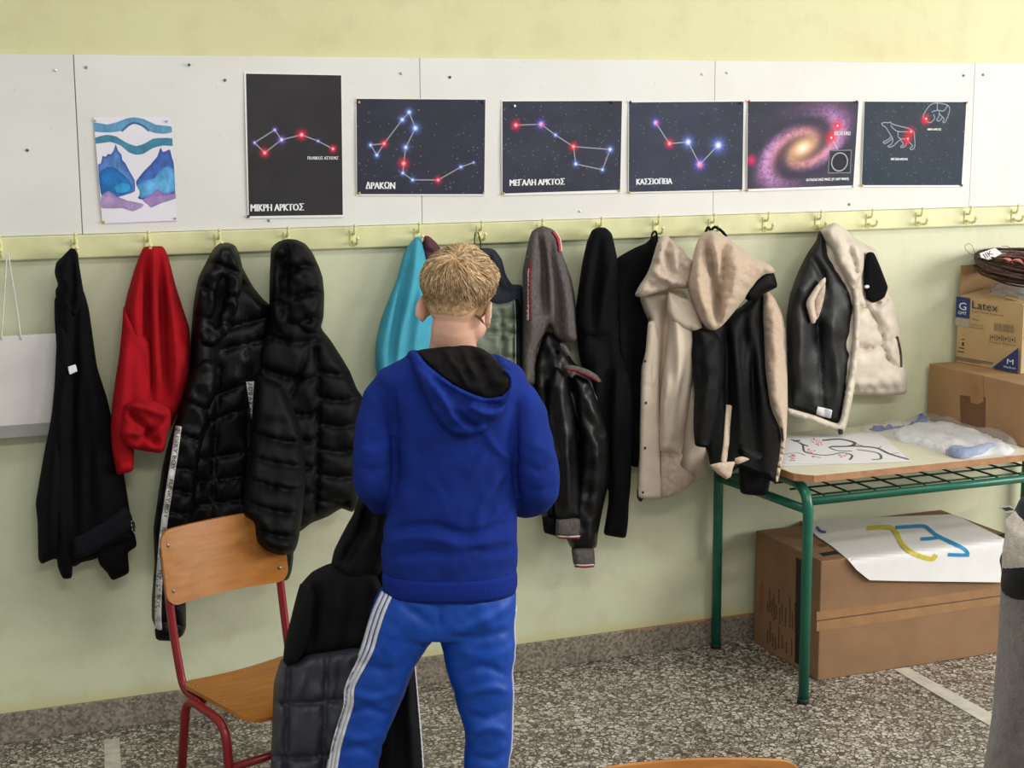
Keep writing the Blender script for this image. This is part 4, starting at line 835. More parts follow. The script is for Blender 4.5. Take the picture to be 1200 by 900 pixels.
cloth('fur_hood', g, m_tan_fur, [(828, 271.5), (834, 270), (842, 272), (852, 278), (860, 284), (870, 292), (880, 299), (890, 305), (902, 310), (909, 318), (904, 321), (894, 324), (886, 332), (876, 346), (866, 358), (855, 372), (846, 382), (838, 387), (830, 386), (824, 380), (818, 371), (812, 356), (807, 341), (806, 331), (810, 315), (813, 297), (818, 282), (823, 274)], [(270, -0.11), (310, -0.16), (387, -0.19)],
   T=0.07, R=17, folds=[([(825, 280), (833, 310), (838, 340), (840, 372)], 4.5, -0.034), ([(850, 282), (846, 320), (842, 355), (841, 378)], 4.5, -0.032), ([(836, 276), (842, 310), (843, 345)], 5, 0.020), ([(818, 290), (818, 330), (828, 372)], 6, 0.018), ([(862, 292), (862, 330), (850, 370)], 8, 0.014)], noise=[(0.004, 5, 5, 99), (0.002, 2.5, 2.5, 100)])
ribbon('zip', g, m_black_jersey, [(897, 360), (898, 420), (902, 468), (911, 492), (914, 514)], 2.6, [sb], 0.02, 0.006)

# ---- cream puffer vest worn inside out on its hook
g = garment('puffer_vest', 'cream puffer vest with its black lining turned outwards, above the desk', 'vest', 985, 505)
vb = cloth('body', g, m_cream_puff, [(964, 268), (972, 263), (980, 262), (990, 268), (1004, 280), (1016, 287), (1027, 293), (1031.5, 308), (1038, 325), (1043, 345), (1049, 357), (1055, 384), (1057, 414), (1062, 437), (1062, 461), (1037, 464), (1003, 463), (985, 462), (960, 440), (960, 340), (962, 300)], [(262, -0.05), (465, -0.07)],
   T=0.05, R=18, seams=[[(1004, 408), (1020, 408), (1037, 403), (1056, 393)], [(1003, 361), (1018, 360)], [(1016, 300), (1014, 330), (1016, 356), (1026, 375), (1035, 395)], [(1022, 357), (1040, 352)], [(1000, 456), (1062, 456)], [(1035, 395), (1040, 420), (1054, 432)]], seamA=0.005, seamW=2.0, puff=0.016, puffW=11, noise=[(0.003, 9, 9, 111)])
cloth('armhole_lining', g, m_black_jersey, [(1017, 296), (1024, 296), (1031, 311), (1036, 324), (1040.5, 337), (1036, 349), (1024, 355), (1016, 351), (1013, 334), (1013.5, 311)], -0.132, T=0.008, R=6)
ln = cloth('lining', g, m_lining, [(959, 272), (964, 270), (972, 292), (982, 312), (990, 325), (1001, 340), (1002, 374), (1001, 402), (997, 434), (992, 465), (985, 499), (956, 489), (925, 478), (923, 451), (922, 414), (922, 374), (926, 346), (936, 318), (947, 296), (957, 282)], [(270, -0.085), (500, -0.115)],
   T=0.045, R=16, seams=[[(958, 380), (962, 430), (966, 490)]], seamA=0.004, seamW=2, puff=0.008, puffW=16, folds=[([(970, 340), (978, 400), (984, 470)], 7, 0.010), ([(940, 330), (936, 420), (940, 470)], 8, 0.010), ([(950, 300), (962, 320), (970, 350)], 5, -0.012)], noise=[(0.006, 14, 22, 113)])
cloth('collar', g, m_cream_puff, [(962, 270), (970, 264), (978, 261), (986, 265), (992, 276), (1004, 284), (1013, 298), (1012, 316), (1005, 334), (1000, 342), (990, 328), (982, 315), (974, 296), (967, 282)], [(262, -0.105), (340, -0.135)], T=0.04, R=10, seams=[[(968, 276), (978, 296), (986, 316), (1000, 334)], [(984, 268), (998, 296), (1004, 320)]], seamA=0.006, seamW=2.4, puff=0.010, puffW=7, noise=[(0.003, 5, 6, 115)])
zp = cloth('zip_edge', g, m_cream_puff, [(1000, 338), (1008, 340), (1008, 374), (1007, 405), (1004, 436), (999, 468), (993, 495), (989, 506), (982, 506), (956, 496), (924, 485), (922.5, 478), (955, 487), (983, 496), (990, 465), (996, 432), (1000, 402), (1001, 374)], [(338, -0.150), (506, -0.165)], T=0.016, R=4, noise=[(0.003, 4, 5, 117)])
cloth('armhole_edge', g, m_cream_canvas, [(967, 325), (968, 330), (962, 338), (955, 352), (955, 362), (957, 372), (955, 379), (951, 379), (948, 368), (945, 357), (947, 350), (955, 338), (962, 329)], -0.168, T=0.012, R=4)
cloth('armhole_inside', g, m_fleece_in, [(967, 331), (967, 342), (964, 357), (960, 370), (956, 376), (955, 362), (956, 351), (961, 340)], -0.166, T=0.006, R=4)
drape('care_label', g, m_label, [(957, 476), (974, 480), (972, 490), (955.5, 486)], [ln], 0.006, 0.001, 2, tens=0.1)
drape('zip_pull', g, m_snap, [(981, 503), (986, 503), (986, 508), (982, 509)], [zp], 0.006, 0.003, 1.2)
ribbon('pocket_slit', g, m_snap, [(1051, 394), (1055, 412), (1056, 430)], 2.0, [vb], 0.002, 0.002)
MB().ball(at(1016, 336, 1, -0.16), 0.006, sc=(1.6, 0.7, 1)).build('toggle', m_white_trim, g)

# ================================================================== FURNITURE AND BOXES
def m_ply(name, a, b):
    t = NT(name); v = t.coords((3, 26, 26)); n = t.noise(v, 2.2, 5, 0.6)
    c = t.ramp(n, [(0.3, rgba(a)), (0.7, rgba(b))]); v2 = t.coords(); s_ = t.ramp(t.noise(v2, 9, 3), [(0.3, (0.86, 0.84, 0.8, 1)), (0.6, (1, 1, 1, 1))])
    t.col(t.mix(0.5, c, s_, 'MULTIPLY')); t.set(Roughness=0.32); t.b.inputs['Coat Weight'].default_value = 0.25; return t.m
m_wood = m_ply('varnished_plywood', (166, 102, 40), (192, 128, 56))
m_chair_red = M('red_enamel', (134, 18, 28), 0.3, 0.06, 20, spec=0.5)
m_green = M('green_enamel', (22, 98, 76), 0.3, 0.06, 20, spec=0.5)
m_dgreen = M('dark_green_wire', (14, 52, 42), 0.4, 0.05, 30)
m_rubber = M('black_rubber', (24, 24, 24), 0.7, 0.0)
m_tabletop = M('cream_laminate', (222, 216, 192), 0.4, 0.02, 6)
m_edge = M('brown_edge_band', (166, 120, 84), 0.5, 0.10, 30)
m_kraft = M('kraft_cardboard', (158, 124, 88), 0.75, 0.05, 7, 0.15, 90, 0.001, spec=0.2)
m_kraft_dk = M('brown_cardboard', (140, 108, 80), 0.75, 0.06, 6, 0.15, 90, 0.001, spec=0.2)
m_kraft_lt = M('pale_cardboard', (190, 160, 116), 0.7, 0.04, 8, spec=0.25)
m_tape_br = M('brown_parcel_tape', (104, 66, 40), 0.3, 0.12, 12, spec=0.5)
m_tape_lt = M('clear_parcel_tape', (150, 110, 70), 0.22, 0.05, 20, spec=0.6)
m_blue_ink = M('navy_ink', (28, 50, 112), 0.5, 0.04)
m_grey_ink = M('grey_ink', (168, 162, 148), 0.6, 0.03)
m_dark_ink = M('dark_ink', (36, 34, 52), 0.6, 0.0)
m_red_ink = M('red_ink', (176, 58, 40), 0.7, 0.05)
m_brown_ink = M('brown_ink', (92, 62, 42), 0.8, 0.1)
m_black_ink = M('black_ink', (22, 20, 20), 0.6, 0.0)

def rrect(w, h, r, n=6, cx=0, cy=0):
    out = []
    for sx_, sy_, a0 in ((1, -1, -90), (1, 1, 0), (-1, 1, 90), (-1, -1, 180)):
        for k in range(n+1):
            a = math.radians(a0+90*k/n); out.append((cx+sx_*(w/2-r)+r*math.cos(a), cy+sy_*(h/2-r)+r*math.sin(a)))
    return np.array(out)
def plate(name, parent, mat, outline, step, F, B, sharp=40):
    O = resample(outline, step, True); V, T, bd = tri2d(O, step)
    o = closed_shell(name, parent, mat, T, F(V), B(V)); autosmooth(o, sharp); return o

SEAT_Z, SW, SD = 0.300, 0.36, 0.35
def make_chair(label):
    root = empty('school_chair', (0, 0, 0), label, 'chair', 'wooden school chairs with red frames')
    # seat, slightly dished, rounded front
    dish = lambda V: 0.010*((V[:, 0]/(SW/2))**2)-0.010*np.clip((-V[:, 1]-SD/2+0.06)/0.06, 0, 1)**2
    so = rrect(SW, SD, 0.045)
    seat = plate('seat', root, m_wood, so, 0.012, lambda V: np.c_[V, SEAT_Z-0.008+dish(V)], lambda V: np.c_[V, SEAT_Z-0.019+dish(V)])
    ph, pz = 0.205, 0.612
    ty = lambda z: SD/2+0.012+0.16*(z-SEAT_Z)
    bow = lambda V: 0.030*(1-(V[:, 0]/0.19)**2)
    po = rrect(0.385, ph, 0.036, cy=pz)
    back = plate('backrest', root, m_wood, po, 0.012, lambda V: np.c_[V[:, 0], ty(V[:, 1])-0.030+bow(V), V[:, 1]], lambda V: np.c_[V[:, 0], ty(V[:, 1])-0.020+bow(V), V[:, 1]])
    for sx_ in (-1, 1):
        u = MB(); x = 0.176*sx_
        top = 0.665
        u.tube(rounded([(x*0.93, SD/2-0.10, SEAT_Z-0.030), (x*0.97, SD/2-0.01, SEAT_Z-0.028), (x, ty(0.47)-0.012, 0.43), (x, ty(top)-0.008, top)], 0.07), 0.0115, 12)
        u.build('backrest_tube', m_chair_red, root)
        f = MB(); xs = 0.196*sx_
        f.tube(rounded([(xs*1.03, -0.135, 0.004), (xs, -0.10, SEAT_Z-0.035), (xs, 0.105, SEAT_Z-0.018), (xs*1.03, 0.150, 0.004)], 0.055), 0.0125, 12)
        f.tube([(xs, 0.06, SEAT_Z-0.030), (xs*0.88, 0.06, SEAT_Z-0.026)], 0.009, 8)
        f.build('side_frame', m_chair_red, root)
        for y in (-0.135, 0.150):
            MB().tube([(xs*1.03, y, 0), (xs*1.03, y, 0.022)], 0.0155, 12).build('foot_cap', m_rubber, root)
        for z in (pz-0.062, pz+0.062): MB().ball((sx_*0.170, ty(z)-0.031+0.030*(1-(0.17/0.19)**2), z), 0.0055, sc=(1, 0.5, 1), nu=10, nv=6).build('screw', m_steel, back)
        for y in (0.12, -0.02): MB().ball((sx_*0.155, y, SEAT_Z-0.0005), 0.005, sc=(1, 1, 0.4), nu=10, nv=6).build('screw', m_steel, seat)
    MB().tube([(-0.197, -0.115, 0.150), (0.197, -0.115, 0.150)], 0.0105, 12).build('stretcher', m_chair_red, root)
    MB().tube([(-0.19, 0.10, SEAT_Z-0.030), (0.19, 0.10, SEAT_Z-0.030)], 0.010, 12).build('crossbar', m_chair_red, root)
    return root
def copy_thing(root, loc, rot, label):
    r = root.copy(); COL.objects.link(r); r.location = loc; r.rotation_euler = (0, 0, rot); r['label'] = label
    for ch in list(root.children):
        c = ch.copy(); COL.objects.link(c); c.parent = r
        for g2 in ch.children:
            d = g2.copy(); COL.objects.link(d); d.parent = c
    return r
chair = make_chair('wooden school chair with red tube frame standing below the black puffers')
chair.location = (0.862, -0.612, 0); chair.rotation_euler = (0, 0, math.radians(19))
copy_thing(chair, (1.150, -2.615, 0), math.radians(-16), 'wooden school chair at the bottom edge, only its backrest rim in view')

# ---------------------------------------------------------------- school desk
tb = empty('school_desk', (3.19, -0.325, 0), 'school desk with cream top, brown edge and green tube legs by the wall', 'desk')
TX0, TX1, TY0, TY1, TZ = 2.516, 3.885, -0.632, -0.024, 0.735
ch = 0.045
to = np.array([(TX0+ch, TY0), (TX1-ch, TY0), (TX1, TY0+ch), (TX1, TY1), (TX0, TY1), (TX0, TY0+ch)])
top = plate('tabletop', tb, m_tabletop, to, 0.04, lambda V: np.c_[V, np.full(len(V), TZ)], lambda V: np.c_[V, np.full(len(V), TZ-0.020)], 30)
b = MB(); n = len(to); cen = to.mean(0); o2 = to+(to-cen)/np.linalg.norm(to-cen, axis=1)[:, None]*0.004
ring = []
for z in (TZ-0.0215, TZ-0.0005): ring += [(*p, z) for p in o2]
for z in (TZ-0.0215, TZ-0.0005): ring += [(*(p*0.985+cen*0.015), z) for p in o2]
fs = []
for i in range(n):
    j = (i+1) % n; fs += [(i, j, n+j, n+i), (2*n+i, 3*n+i, 3*n+j, 2*n+j), (n+i, n+j, 3*n+j, 3*n+i), (i, 2*n+i, 2*n+j, j)]
b.add(ring, fs); b.build('edge_band', m_edge, top, smooth=False)
LX0, LX1, LY0, LY1 = 2.552, 3.846, -0.612, -0.045
for x in (LX0, LX1):
    f = MB(); f.tube(rounded([(x, LY0, 0.012), (x, LY0, 0.695), (x, LY1, 0.695), (x, LY1, 0.012)], 0.085, segs=10), 0.0165, 14); f.build('leg_frame', m_green, tb)
    MB().tube([(x, LY0, 0.622), (x, LY1, 0.605)], 0.0145, 12).build('side_rail', m_green, tb)
    for y in (LY0, LY1): MB().tube([(x, y, 0), (x, y, 0.016)], 0.019, 12).build('foot_cap', m_rubber, tb)
MB().tube([(LX0, LY0+0.004, 0.648), (LX1, LY0+0.004, 0.648)], 0.0135, 12).build('front_rail', m_green, tb)
MB().tube([(LX0, LY1, 0.600), (LX1, LY1, 0.600)], 0.0145, 12).build('back_rail', m_green, tb)
b = MB()
for k in range(5): y = LY0+0.03+k*0.095; b.tube([(LX0+0.01, y, 0.660-0.0), (LX1-0.01, y, 0.660)], 0.0034, 6)
for k in range(14): x = LX0+0.06+k*0.093; b.tube([(x, LY0+0.004, 0.663), (x, LY0+0.44, 0.663)], 0.0034, 6)
b.build('wire_shelf', m_dgreen, tb)

# ---------------------------------------------------------------- things lying on the desk
def onplane(P, p0, n):
    d = rays(P); p0 = np.asarray(p0, float); n = np.asarray(n, float)
    t = ((p0-CAM)@n)/(d@n); return CAM+d*t[:, None]
q = [(905, 512), (1030, 506.5), (1068, 541), (893, 547)]
pt = empty('branch_painting', onp([(985, 528)], 2, TZ)[0], 'painting of black branches with small red blossoms lying on the desk', 'painting')
sheet('paper', pt, q, lambda P: onp(P, 2, TZ+0.0012), m_paper, 6, 6, 0.0008, (0, 0, -1))
P_ = Paint(260, 170, 1.5, (233, 231, 232)); TU = lambda L: to_uv(q, [(880+x/3.75, 400+y/3.75) for x, y in L])
bk = (34, 40, 46)
for L, w in (([(315, 435), (400, 430), (465, 445), (440, 460), (360, 462)], .045), ([(440, 460), (500, 462), (560, 470), (600, 495), (665, 520)], .04), ([(150, 432), (180, 440), (215, 455), (235, 485), (290, 497), (340, 500), (400, 490), (440, 500), (430, 520)], .026),
             ([(470, 476), (550, 490), (555, 515), (520, 520)], .026), ([(205, 450), (240, 460)], .03), ([(170, 438), (190, 436)], .045), ([(600, 495), (640, 490)], .014), ([(560, 472), (580, 462)], .014), ([(130, 500), (200, 490), (240, 500)], .016), ([(360, 462), (345, 466), (380, 480), (440, 482)], .024)): P_.line(TU(L), w, bk if w > .02 else (70, 104, 110), 0.92)
g_ = np.random.default_rng(5)
for cx, cy, n_ in ((275, 435, 8), (305, 450, 8), (190, 503, 9), (265, 483, 7), (282, 508, 6), (395, 505, 6), (180, 520, 4), (480, 462, 3)):
    for _ in range(n_): P_.dot(TU([(cx+g_.normal()*12, cy+g_.normal()*5)])[0], 0.011+0.008*g_.random(), (214, 70, 84), 0.85)
P_.line(TU([(140, 535), (260, 538), (400, 536)]), .014, (168, 150, 200), 0.5)
P_.build('picture', m_print, pt, quadmap(q, lambda P: onp(P, 2, TZ+0.0016)))

def lay(name, parent, mat, outline, z, off=0.0, step=3.0, th=None, tens=0.5, **kw):
    O = smooth_loop(outline, step, tens=tens); V, T, bd = tri2d(O, step); h = relief(V, bd, **kw)
    base = onp(V, 2, z); Fv = base+np.c_[np.zeros((len(V), 2)), h+off+0.001]
    Bv = base.copy() if th is None else Fv-np.array([0, 0, th]); return closed_shell(name, parent, mat, T, Fv, Bv)
t = NT('clear_plastic_film'); v = t.coords(); t.set(Roughness=0.12); t.col((0.9, 0.92, 0.95, 1)); t.b.inputs['Alpha'].default_value = 0.14; t.b.inputs['Specular IOR Level'].default_value = 0.9
t.bump(t.noise(v, 26, 5, 0.6), 0.9, 0.02); m_film = t.m
m_shirt = M('folded_white_cloth', (224, 222, 224), 0.8, 0.03, 14, 0.3, 60, 0.002)
m_shirt_blue = M('blue_cloth', (46, 66, 150), 0.8, 0.08, 20)
m_shirt_grey = M('blue_grey_cloth', (140, 150, 182), 0.8, 0.06, 20)
pb = empty('plastic_bag', onp([(1110, 522)], 2, TZ)[0], 'clear plastic bag of folded white and blue cloth lying on the desk', 'bag')
cl = lay('folded_cloth', pb, m_shirt, [(1046, 508), (1062, 500), (1085, 496), (1115, 497), (1150, 508), (1178, 520), (1189, 528), (1180, 534), (1160, 533), (1135, 537), (1112, 533), (1096, 528), (1070, 520), (1054, 518)], TZ, T=0.015, R=4, folds=[([(1050, 511), (1085, 519), (1112, 528)], 1.6, -0.005), ([(1066, 503), (1110, 512), (1150, 528)], 1.6, -0.005), ([(1080, 508), (1105, 516), (1128, 526)], 1.6, 0.004), ([(1100, 500), (1140, 512), (1170, 526)], 2.5, 0.006), ([(1150, 514), (1165, 526)], 2, -0.005)], noise=[(0.002, 8, 5, 121)])
lay('blue_cloth', pb, m_shirt_blue, [(1018, 503), (1030, 501.5), (1062, 498.5), (1072, 495.5), (1080, 494), (1086, 498), (1070, 500), (1050, 502), (1028, 506)], TZ, T=0.016, R=3, step=2)
lay('blue_cloth', pb, m_shirt_blue, [(1074, 497), (1076, 493), (1080, 491.5), (1087, 496), (1084, 499)], TZ, off=0.01, T=0.02, R=3, step=2)
lay('grey_cloth', pb, m_shirt_grey, [(1108, 532), (1120, 528), (1135, 531), (1160, 525), (1168, 528), (1150, 534), (1130, 538), (1118, 537)], TZ, off=0.012, T=0.014, R=3, step=2)
lay('film', pb, m_film, [(1008, 506), (1010, 500), (1030, 499), (1060, 495), (1073, 489), (1078, 484.5), (1092, 486), (1118, 489), (1140, 496), (1168, 508), (1190, 521), (1197, 530), (1186, 535), (1160, 536), (1132, 539.5), (1112, 535), (1084, 527), (1058, 519), (1030, 510)], TZ, off=0.003, T=0.026, R=9, th=0.0008, folds=[([(1086, 490), (1130, 500), (1180, 522)], 2, 0.012), ([(1030, 503), (1070, 515), (1110, 530)], 2, 0.008), ([(1060, 500), (1120, 510)], 2, 0.006)], noise=[(0.004, 12, 6, 123), (0.002, 5, 3, 124)])

def carton(name, label, lo, hi, mat, cat='box'):
    r = empty(name, ((lo[0]+hi[0])/2, (lo[1]+hi[1])/2, lo[2]), label, cat)
    MB().box(lo, hi, bev=0.004).build('carton_body', mat, r, smooth=False); return r
def patch(name, parent, mat, px, fmap, th=0.0012, n=(0, 0, 1)):
    P = fmap(np.array(px, float)); k = len(P); Q = P+np.array(n)*th
    fs = [tuple(range(k, 2*k))]+[tuple(range(k))[::-1]]+[(i, (i+1) % k, k+(i+1) % k, k+i) for i in range(k)]
    return obj(name, np.vstack([P, Q]), fs, mat, parent, smooth=False)

# brown carton on the desk
bx = carton('cardboard_box', 'plain cardboard box on the desk under the latex glove carton', (3.412, -0.56, TZ+0.001), (3.868, -0.022, 0.943), m_kraft)
fx = lambda P: onp(P, 0, 3.4115)
patch('parcel_tape', bx, m_tape_br, [(1125, 463), (1140, 465), (1141, 461), (1155, 466), (1154.5, 501), (1126, 497)], fx, 0.0008, (-1, 0, 0))
patch('parcel_tape', bx, m_tape_lt, [(1137, 438), (1152.5, 441), (1153, 470), (1147, 474), (1138, 472)], fx, 0.0016, (-1, 0, 0))
MB().box((3.62, -0.558, 0.9425), (3.623, -0.024, 0.9436)).build('flap_gap', m_black_ink, bx, smooth=False)

# latex glove carton
A = np.array([3.518, -0.034, 0.9445]); ef = np.array([0.091, -0.996, 0]); er = np.array([0.997, 0.06, 0]); LW, LD, LH = 0.318, 0.29, 0.236
lx = empty('glove_carton', A+ef*0.16+er*0.14, 'tan carton printed Latex with navy corner triangle, on the cardboard box', 'box')
c8 = [A+ef*a*LW+er*b_*LD+np.array([0, 0, c_*LH]) for c_ in (0, 1) for b_ in (0, 1) for a in (0, 1)]
obj('carton_body', c8, [(0, 1, 3, 2), (4, 6, 7, 5), (0, 4, 5, 1), (2, 3, 7, 6), (0, 2, 6, 4), (1, 5, 7, 3)], m_kraft_lt, lx, smooth=False)
fl = lambda d: (lambda P: onplane(P, A-er*d, er))
patch('logo_panel', lx, m_blue_ink, [(1120.9, 347.3), (1136.9, 349.6), (1136, 373.5), (1120, 371.2)], fl(0.0002), 0.0005, -er)
patch('size_panel', lx, m_grey_ink, [(1120, 371.8), (1136, 374.2), (1135.6, 383.6), (1119.4, 381)], fl(0.0002), 0.0005, -er)
patch('corner_triangle', lx, m_blue_ink, [(1162.4, 431), (1193.6, 407.4), (1192.6, 436.9)], fl(0.0002), 0.0005, -er)
lt = lettering('print', lx, m_dark_ink, [('Latex', (1139.4, 352.2), (1169.8, 356.3), (1169, 365.8), (1139, 361.2)), ('Super Gloves Powdered', (1138.9, 363.6), (1175.3, 368.8), (1175.1, 371.5), (1138.8, 366.0)), ('Gloves', (1139, 372.4), (1147, 373.6), (1147, 376), (1139, 374.8)),
     ('Made in Malaysia', (1159.3, 399.6), (1190, 403.6), (1189.8, 406), (1159.2, 402)), ('Powder Free', (1137.6, 379.2), (1152, 381.2), (1152, 382.8), (1137.6, 380.8)), ('Non Sterile', (1137.6, 382.4), (1153, 384.6), (1153, 386.2), (1137.6, 384))], fl(0.0010), 0.0)
lettering('print', lx, m_white_ink, [('G', (1124, 354.0), (1132.6, 355.2), (1132.2, 364), (1123.7, 362.6)), ('GMT', (1122.8, 364.4), (1132.8, 365.8), (1132.6, 369.4), (1122.6, 368))], fl(0.0012), 0.0)
lettering('print', lx, m_white_ink, [('M', (1180.3, 420.4), (1187.8, 421.6), (1187.4, 427.4), (1179.9, 426.2)), ('Medium', (1176.5, 428.4), (1190.2, 430.5), (1190, 432.8), (1176.3, 430.7))], fl(0.0012), 0.0)
b = MB(); g_ = np.random.default_rng(9); u = 0.0
while u < 1:
    w = 0.010+0.03*g_.random(); P = fl(0.0010)(np.array([(1165+23*u, 378.3+2.9*u), (1165+23*(u+w*0.6), 378.3+2.9*(u+w*0.6)), (1164.7+23*(u+w*0.6), 387.6+2.9*(u+w*0.6)), (1164.7+23*u, 387.6+2.9*u)])); b.add(P, [(0, 1, 2, 3)]); u += w+0.008+0.02*g_.random()
b.build('barcode', m_dark_ink, lx, smooth=False)
b = MB()
for k in range(4):
    x = 1160+k*7.8; y = 391.7+k*1.05
    for (a0, b0_, a1, b1) in ((0, 0, 6.2, 0.7), (0, 6.0, 6.2, 6.7), (0, 0, 0.7, 6.7), (5.5, 0, 6.2, 6.7), (2.2, 2, 4.0, 4.6)): b.add(fl(0.0010)(np.array([(x+a0, y+b0_), (x+a1, y+b0_+(a1-a0)*.13), (x+a1, y+b1), (x+a0, y+b1-(a1-a0)*.13)])), [(0, 1, 2, 3)])
for k, (w, s_) in enumerate(((44, 0), (44, 1.6), (30, 3.2))): b.add(fl(0.0010)(np.array([(1119.6, 417.5+s_), (1119.6+w, 417.5+s_+w*.165), (1119.6+w, 418.1+s_+w*.165), (1119.6, 418.1+s_)])), [(0, 1, 2, 3)])
for (x, y, w, h) in ((1127, 397, 3, 1), (1127.3, 401, 2.2, 4), (1124, 407, 6, 1), (1121.5, 411, 8, 1)): b.add(fl(0.0010)(np.array([(x, y), (x+w, y+w*.15), (x+w, y+h+w*.15), (x, y+h)])), [(0, 1, 2, 3)])
b.build('print', m_dark_ink, lx, smooth=False)
C0 = A+ef*(LW+0.0003); fr = lambda u, z: C0+er*u*LD+np.array([0, 0, z*LH])
obj('side_print', [fr(.02, .5), fr(.98, .5), fr(.98, .97), fr(.02, .97)], [(0, 1, 2, 3)], M('blue_ink', (30, 78, 160), 0.5, 0.03), lx, smooth=False)
obj('side_print', [fr(.02, .03), fr(.98, .03), fr(.98, .495), fr(.02, .495)], [(0, 1, 2, 3)], m_grey_ink, lx, smooth=False)
zt = A[2]+LH
def flap(p0, p1, out, up, col):
    p0 = np.array(p0); p1 = np.array(p1); d = np.array(out)+np.array([0, 0, up]); nn = np.cross(p1-p0, d); nn = nn/np.linalg.norm(nn)*0.003
    v = [p0, p1, p1+d, p0+d]; v = v+[x+nn for x in v]
    obj('flap', v, [(0, 1, 2, 3), (7, 6, 5, 4), (0, 4, 5, 1), (1, 5, 6, 2), (2, 6, 7, 3), (3, 7, 4, 0)], col, lx, smooth=False)
zz = np.array([0, 0, LH])
flap(A+er*0.004+zz, A+er*LD+zz, (0.004, 0.004, 0), 0.110, m_kraft)
flap(A+zz+ef*0.01, A+zz+ef*(LW-0.005), er*0.115, 0.020, m_kraft_lt)
flap(A+zz+ef*(LW-0.002)+er*0.02, A+zz+ef*(LW-0.002)+er*(LD-0.01), -ef*0.11, 0.014, m_kraft_lt)

# white film bag inside the carton, under the wreath
wb = empty('plastic_bag', A+ef*0.15+er*0.16+np.array([0, 0, LH]), 'crumpled pale plastic bag under the twig wreath', 'bag')
V = []; Fc = []; nu, nv = 28, 10; c0 = A+ef*0.16+er*0.165+np.array([0, 0, LH+0.005])
for j in range(nv+1):
    ph = PI/2*j/nv
    for i in range(nu):
        th = 2*PI*i/nu; rr = 1+0.12*math.sin(5*th+j)+0.08*math.sin(11*th-2*j)
        V.append((c0[0]+0.115*math.cos(th)*math.cos(ph)*rr, c0[1]+0.125*math.sin(th)*math.cos(ph)*rr, c0[2]+0.06*math.sin(ph)*(1+0.1*math.sin(4*th))))
for j in range(nv):
    for i in range(nu): a = j*nu+i; b_ = j*nu+(i+1) % nu; Fc.append((a, b_, b_+nu, a+nu))
Fc.append(tuple(range(nu))[::-1])
m_film2 = NT('milky_plastic'); m_film2.col(rgba((206, 196, 196))); m_film2.set(Roughness=0.25); m_film2.b.inputs['Alpha'].default_value = 0.65; m_film2.bump(m_film2.noise(m_film2.coords(), 30, 5), 0.8, 0.01)
obj('film', V, Fc, m_film2.m, wb)

# twig wreath
WC = np.array([3.735, -0.200, 1.285]); WR = 0.180
wr = empty('twig_wreath', WC, 'round twig wreath with a paper tag and pink leaves, topmost on the cartons', 'wreath')
m_twig = M('brown_twig', (88, 58, 50), 0.8, 0.25, 60, 0.4, 200, 0.001); m_twig2 = M('dark_twig', (58, 42, 34), 0.85, 0.25, 60)
g_ = np.random.default_rng(3); mb = MB()
for k in range(95):
    a0 = g_.random()*2*PI; span = 1.6+2.6*g_.random(); ph0 = g_.random()*2*PI; tw = (g_.random()-.5)*5; r0 = 0.008+0.032*math.sqrt(g_.random()); pts = []
    for i in range(18):
        a = a0+span*i/17; ph = ph0+tw*i/17; rr = r0*(1+0.15*math.sin(3*a+k)); R_ = WR+rr*math.cos(ph)*1.25
        pts.append(WC+np.array([R_*math.cos(a), R_*math.sin(a), rr*math.sin(ph)*0.9+0.026*math.sin(a-0.2)]))
    mb.tube(pts, [0.0045-0.0022*i/17 for i in range(18)], 5, mi=int(g_.random() < .35))
mb.build('twigs', [m_twig, m_twig2], wr)
m_leaf = M('dried_pink_leaf', (196, 122, 108), 0.8, 0.2, 60); m_leaf2 = M('pale_green_leaf', (168, 164, 118), 0.8, 0.15, 60)
def leaf(c, d, n, L, w, mat):
    d = Vector(d).normalized(); n = Vector(n).normalized(); s_ = d.cross(n); c = Vector(c); V = []; Fc = []
    for i in range(7):
        t_ = i/6; ww = w*math.sin(PI*min(0.97, t_*0.93+0.05)); cen_ = c+d*L*t_+n*(0.012*math.sin(PI*t_))
        V += [cen_-s_*ww+n*0.004, cen_-n*0.001, cen_+s_*ww+n*0.004]
    for i in range(6): b_ = i*3; Fc += [(b_, b_+1, b_+4, b_+3), (b_+1, b_+2, b_+5, b_+4)]
    V2 = [v_-n*0.0012 for v_ in V]; m_ = len(V); Fc = Fc+[tuple(x+m_ for x in f[::-1]) for f in Fc]
    obj('leaf', [tuple(v_) for v_ in V+V2], Fc, mat, wr)
for a, mat, L in ((200, m_leaf, .06), (212, m_leaf, .05), (232, m_leaf, .055), (246, m_leaf2, .06), (228, m_leaf2, .045), (258, m_leaf, .05), (150, m_leaf2, .05), (285, m_leaf2, .06)):
    a = math.radians(a); c = WC+np.array([WR*math.cos(a), WR*math.sin(a), 0.026]); leaf(c, (math.sin(a), -math.cos(a), 0.15), (0, -0.3, 1), L, 0.014, mat)
tg = [(1148, 297), (1166, 290.5), (1174, 297), (1163, 303.5), (1158, 304.5), (1150, 302)]
tn = np.array([-0.25, -0.75, 0.6]); tn /= np.linalg.norm(tn); tp = onp([(1160, 299)], 1, -0.15)[0]
tagp = patch('paper_tag', wr, m_paper, tg, lambda P: onplane(P, tp, tn), 0.001, tn)
lettering('tag_print', tagp, m_dark_ink, [('ΙΙΚ', (1151.5, 297.8), (1161.5, 293.2), (1164.8, 297.8), (1155, 303))], lambda P: onplane(P, tp+tn*0.0016, tn), 0.0)
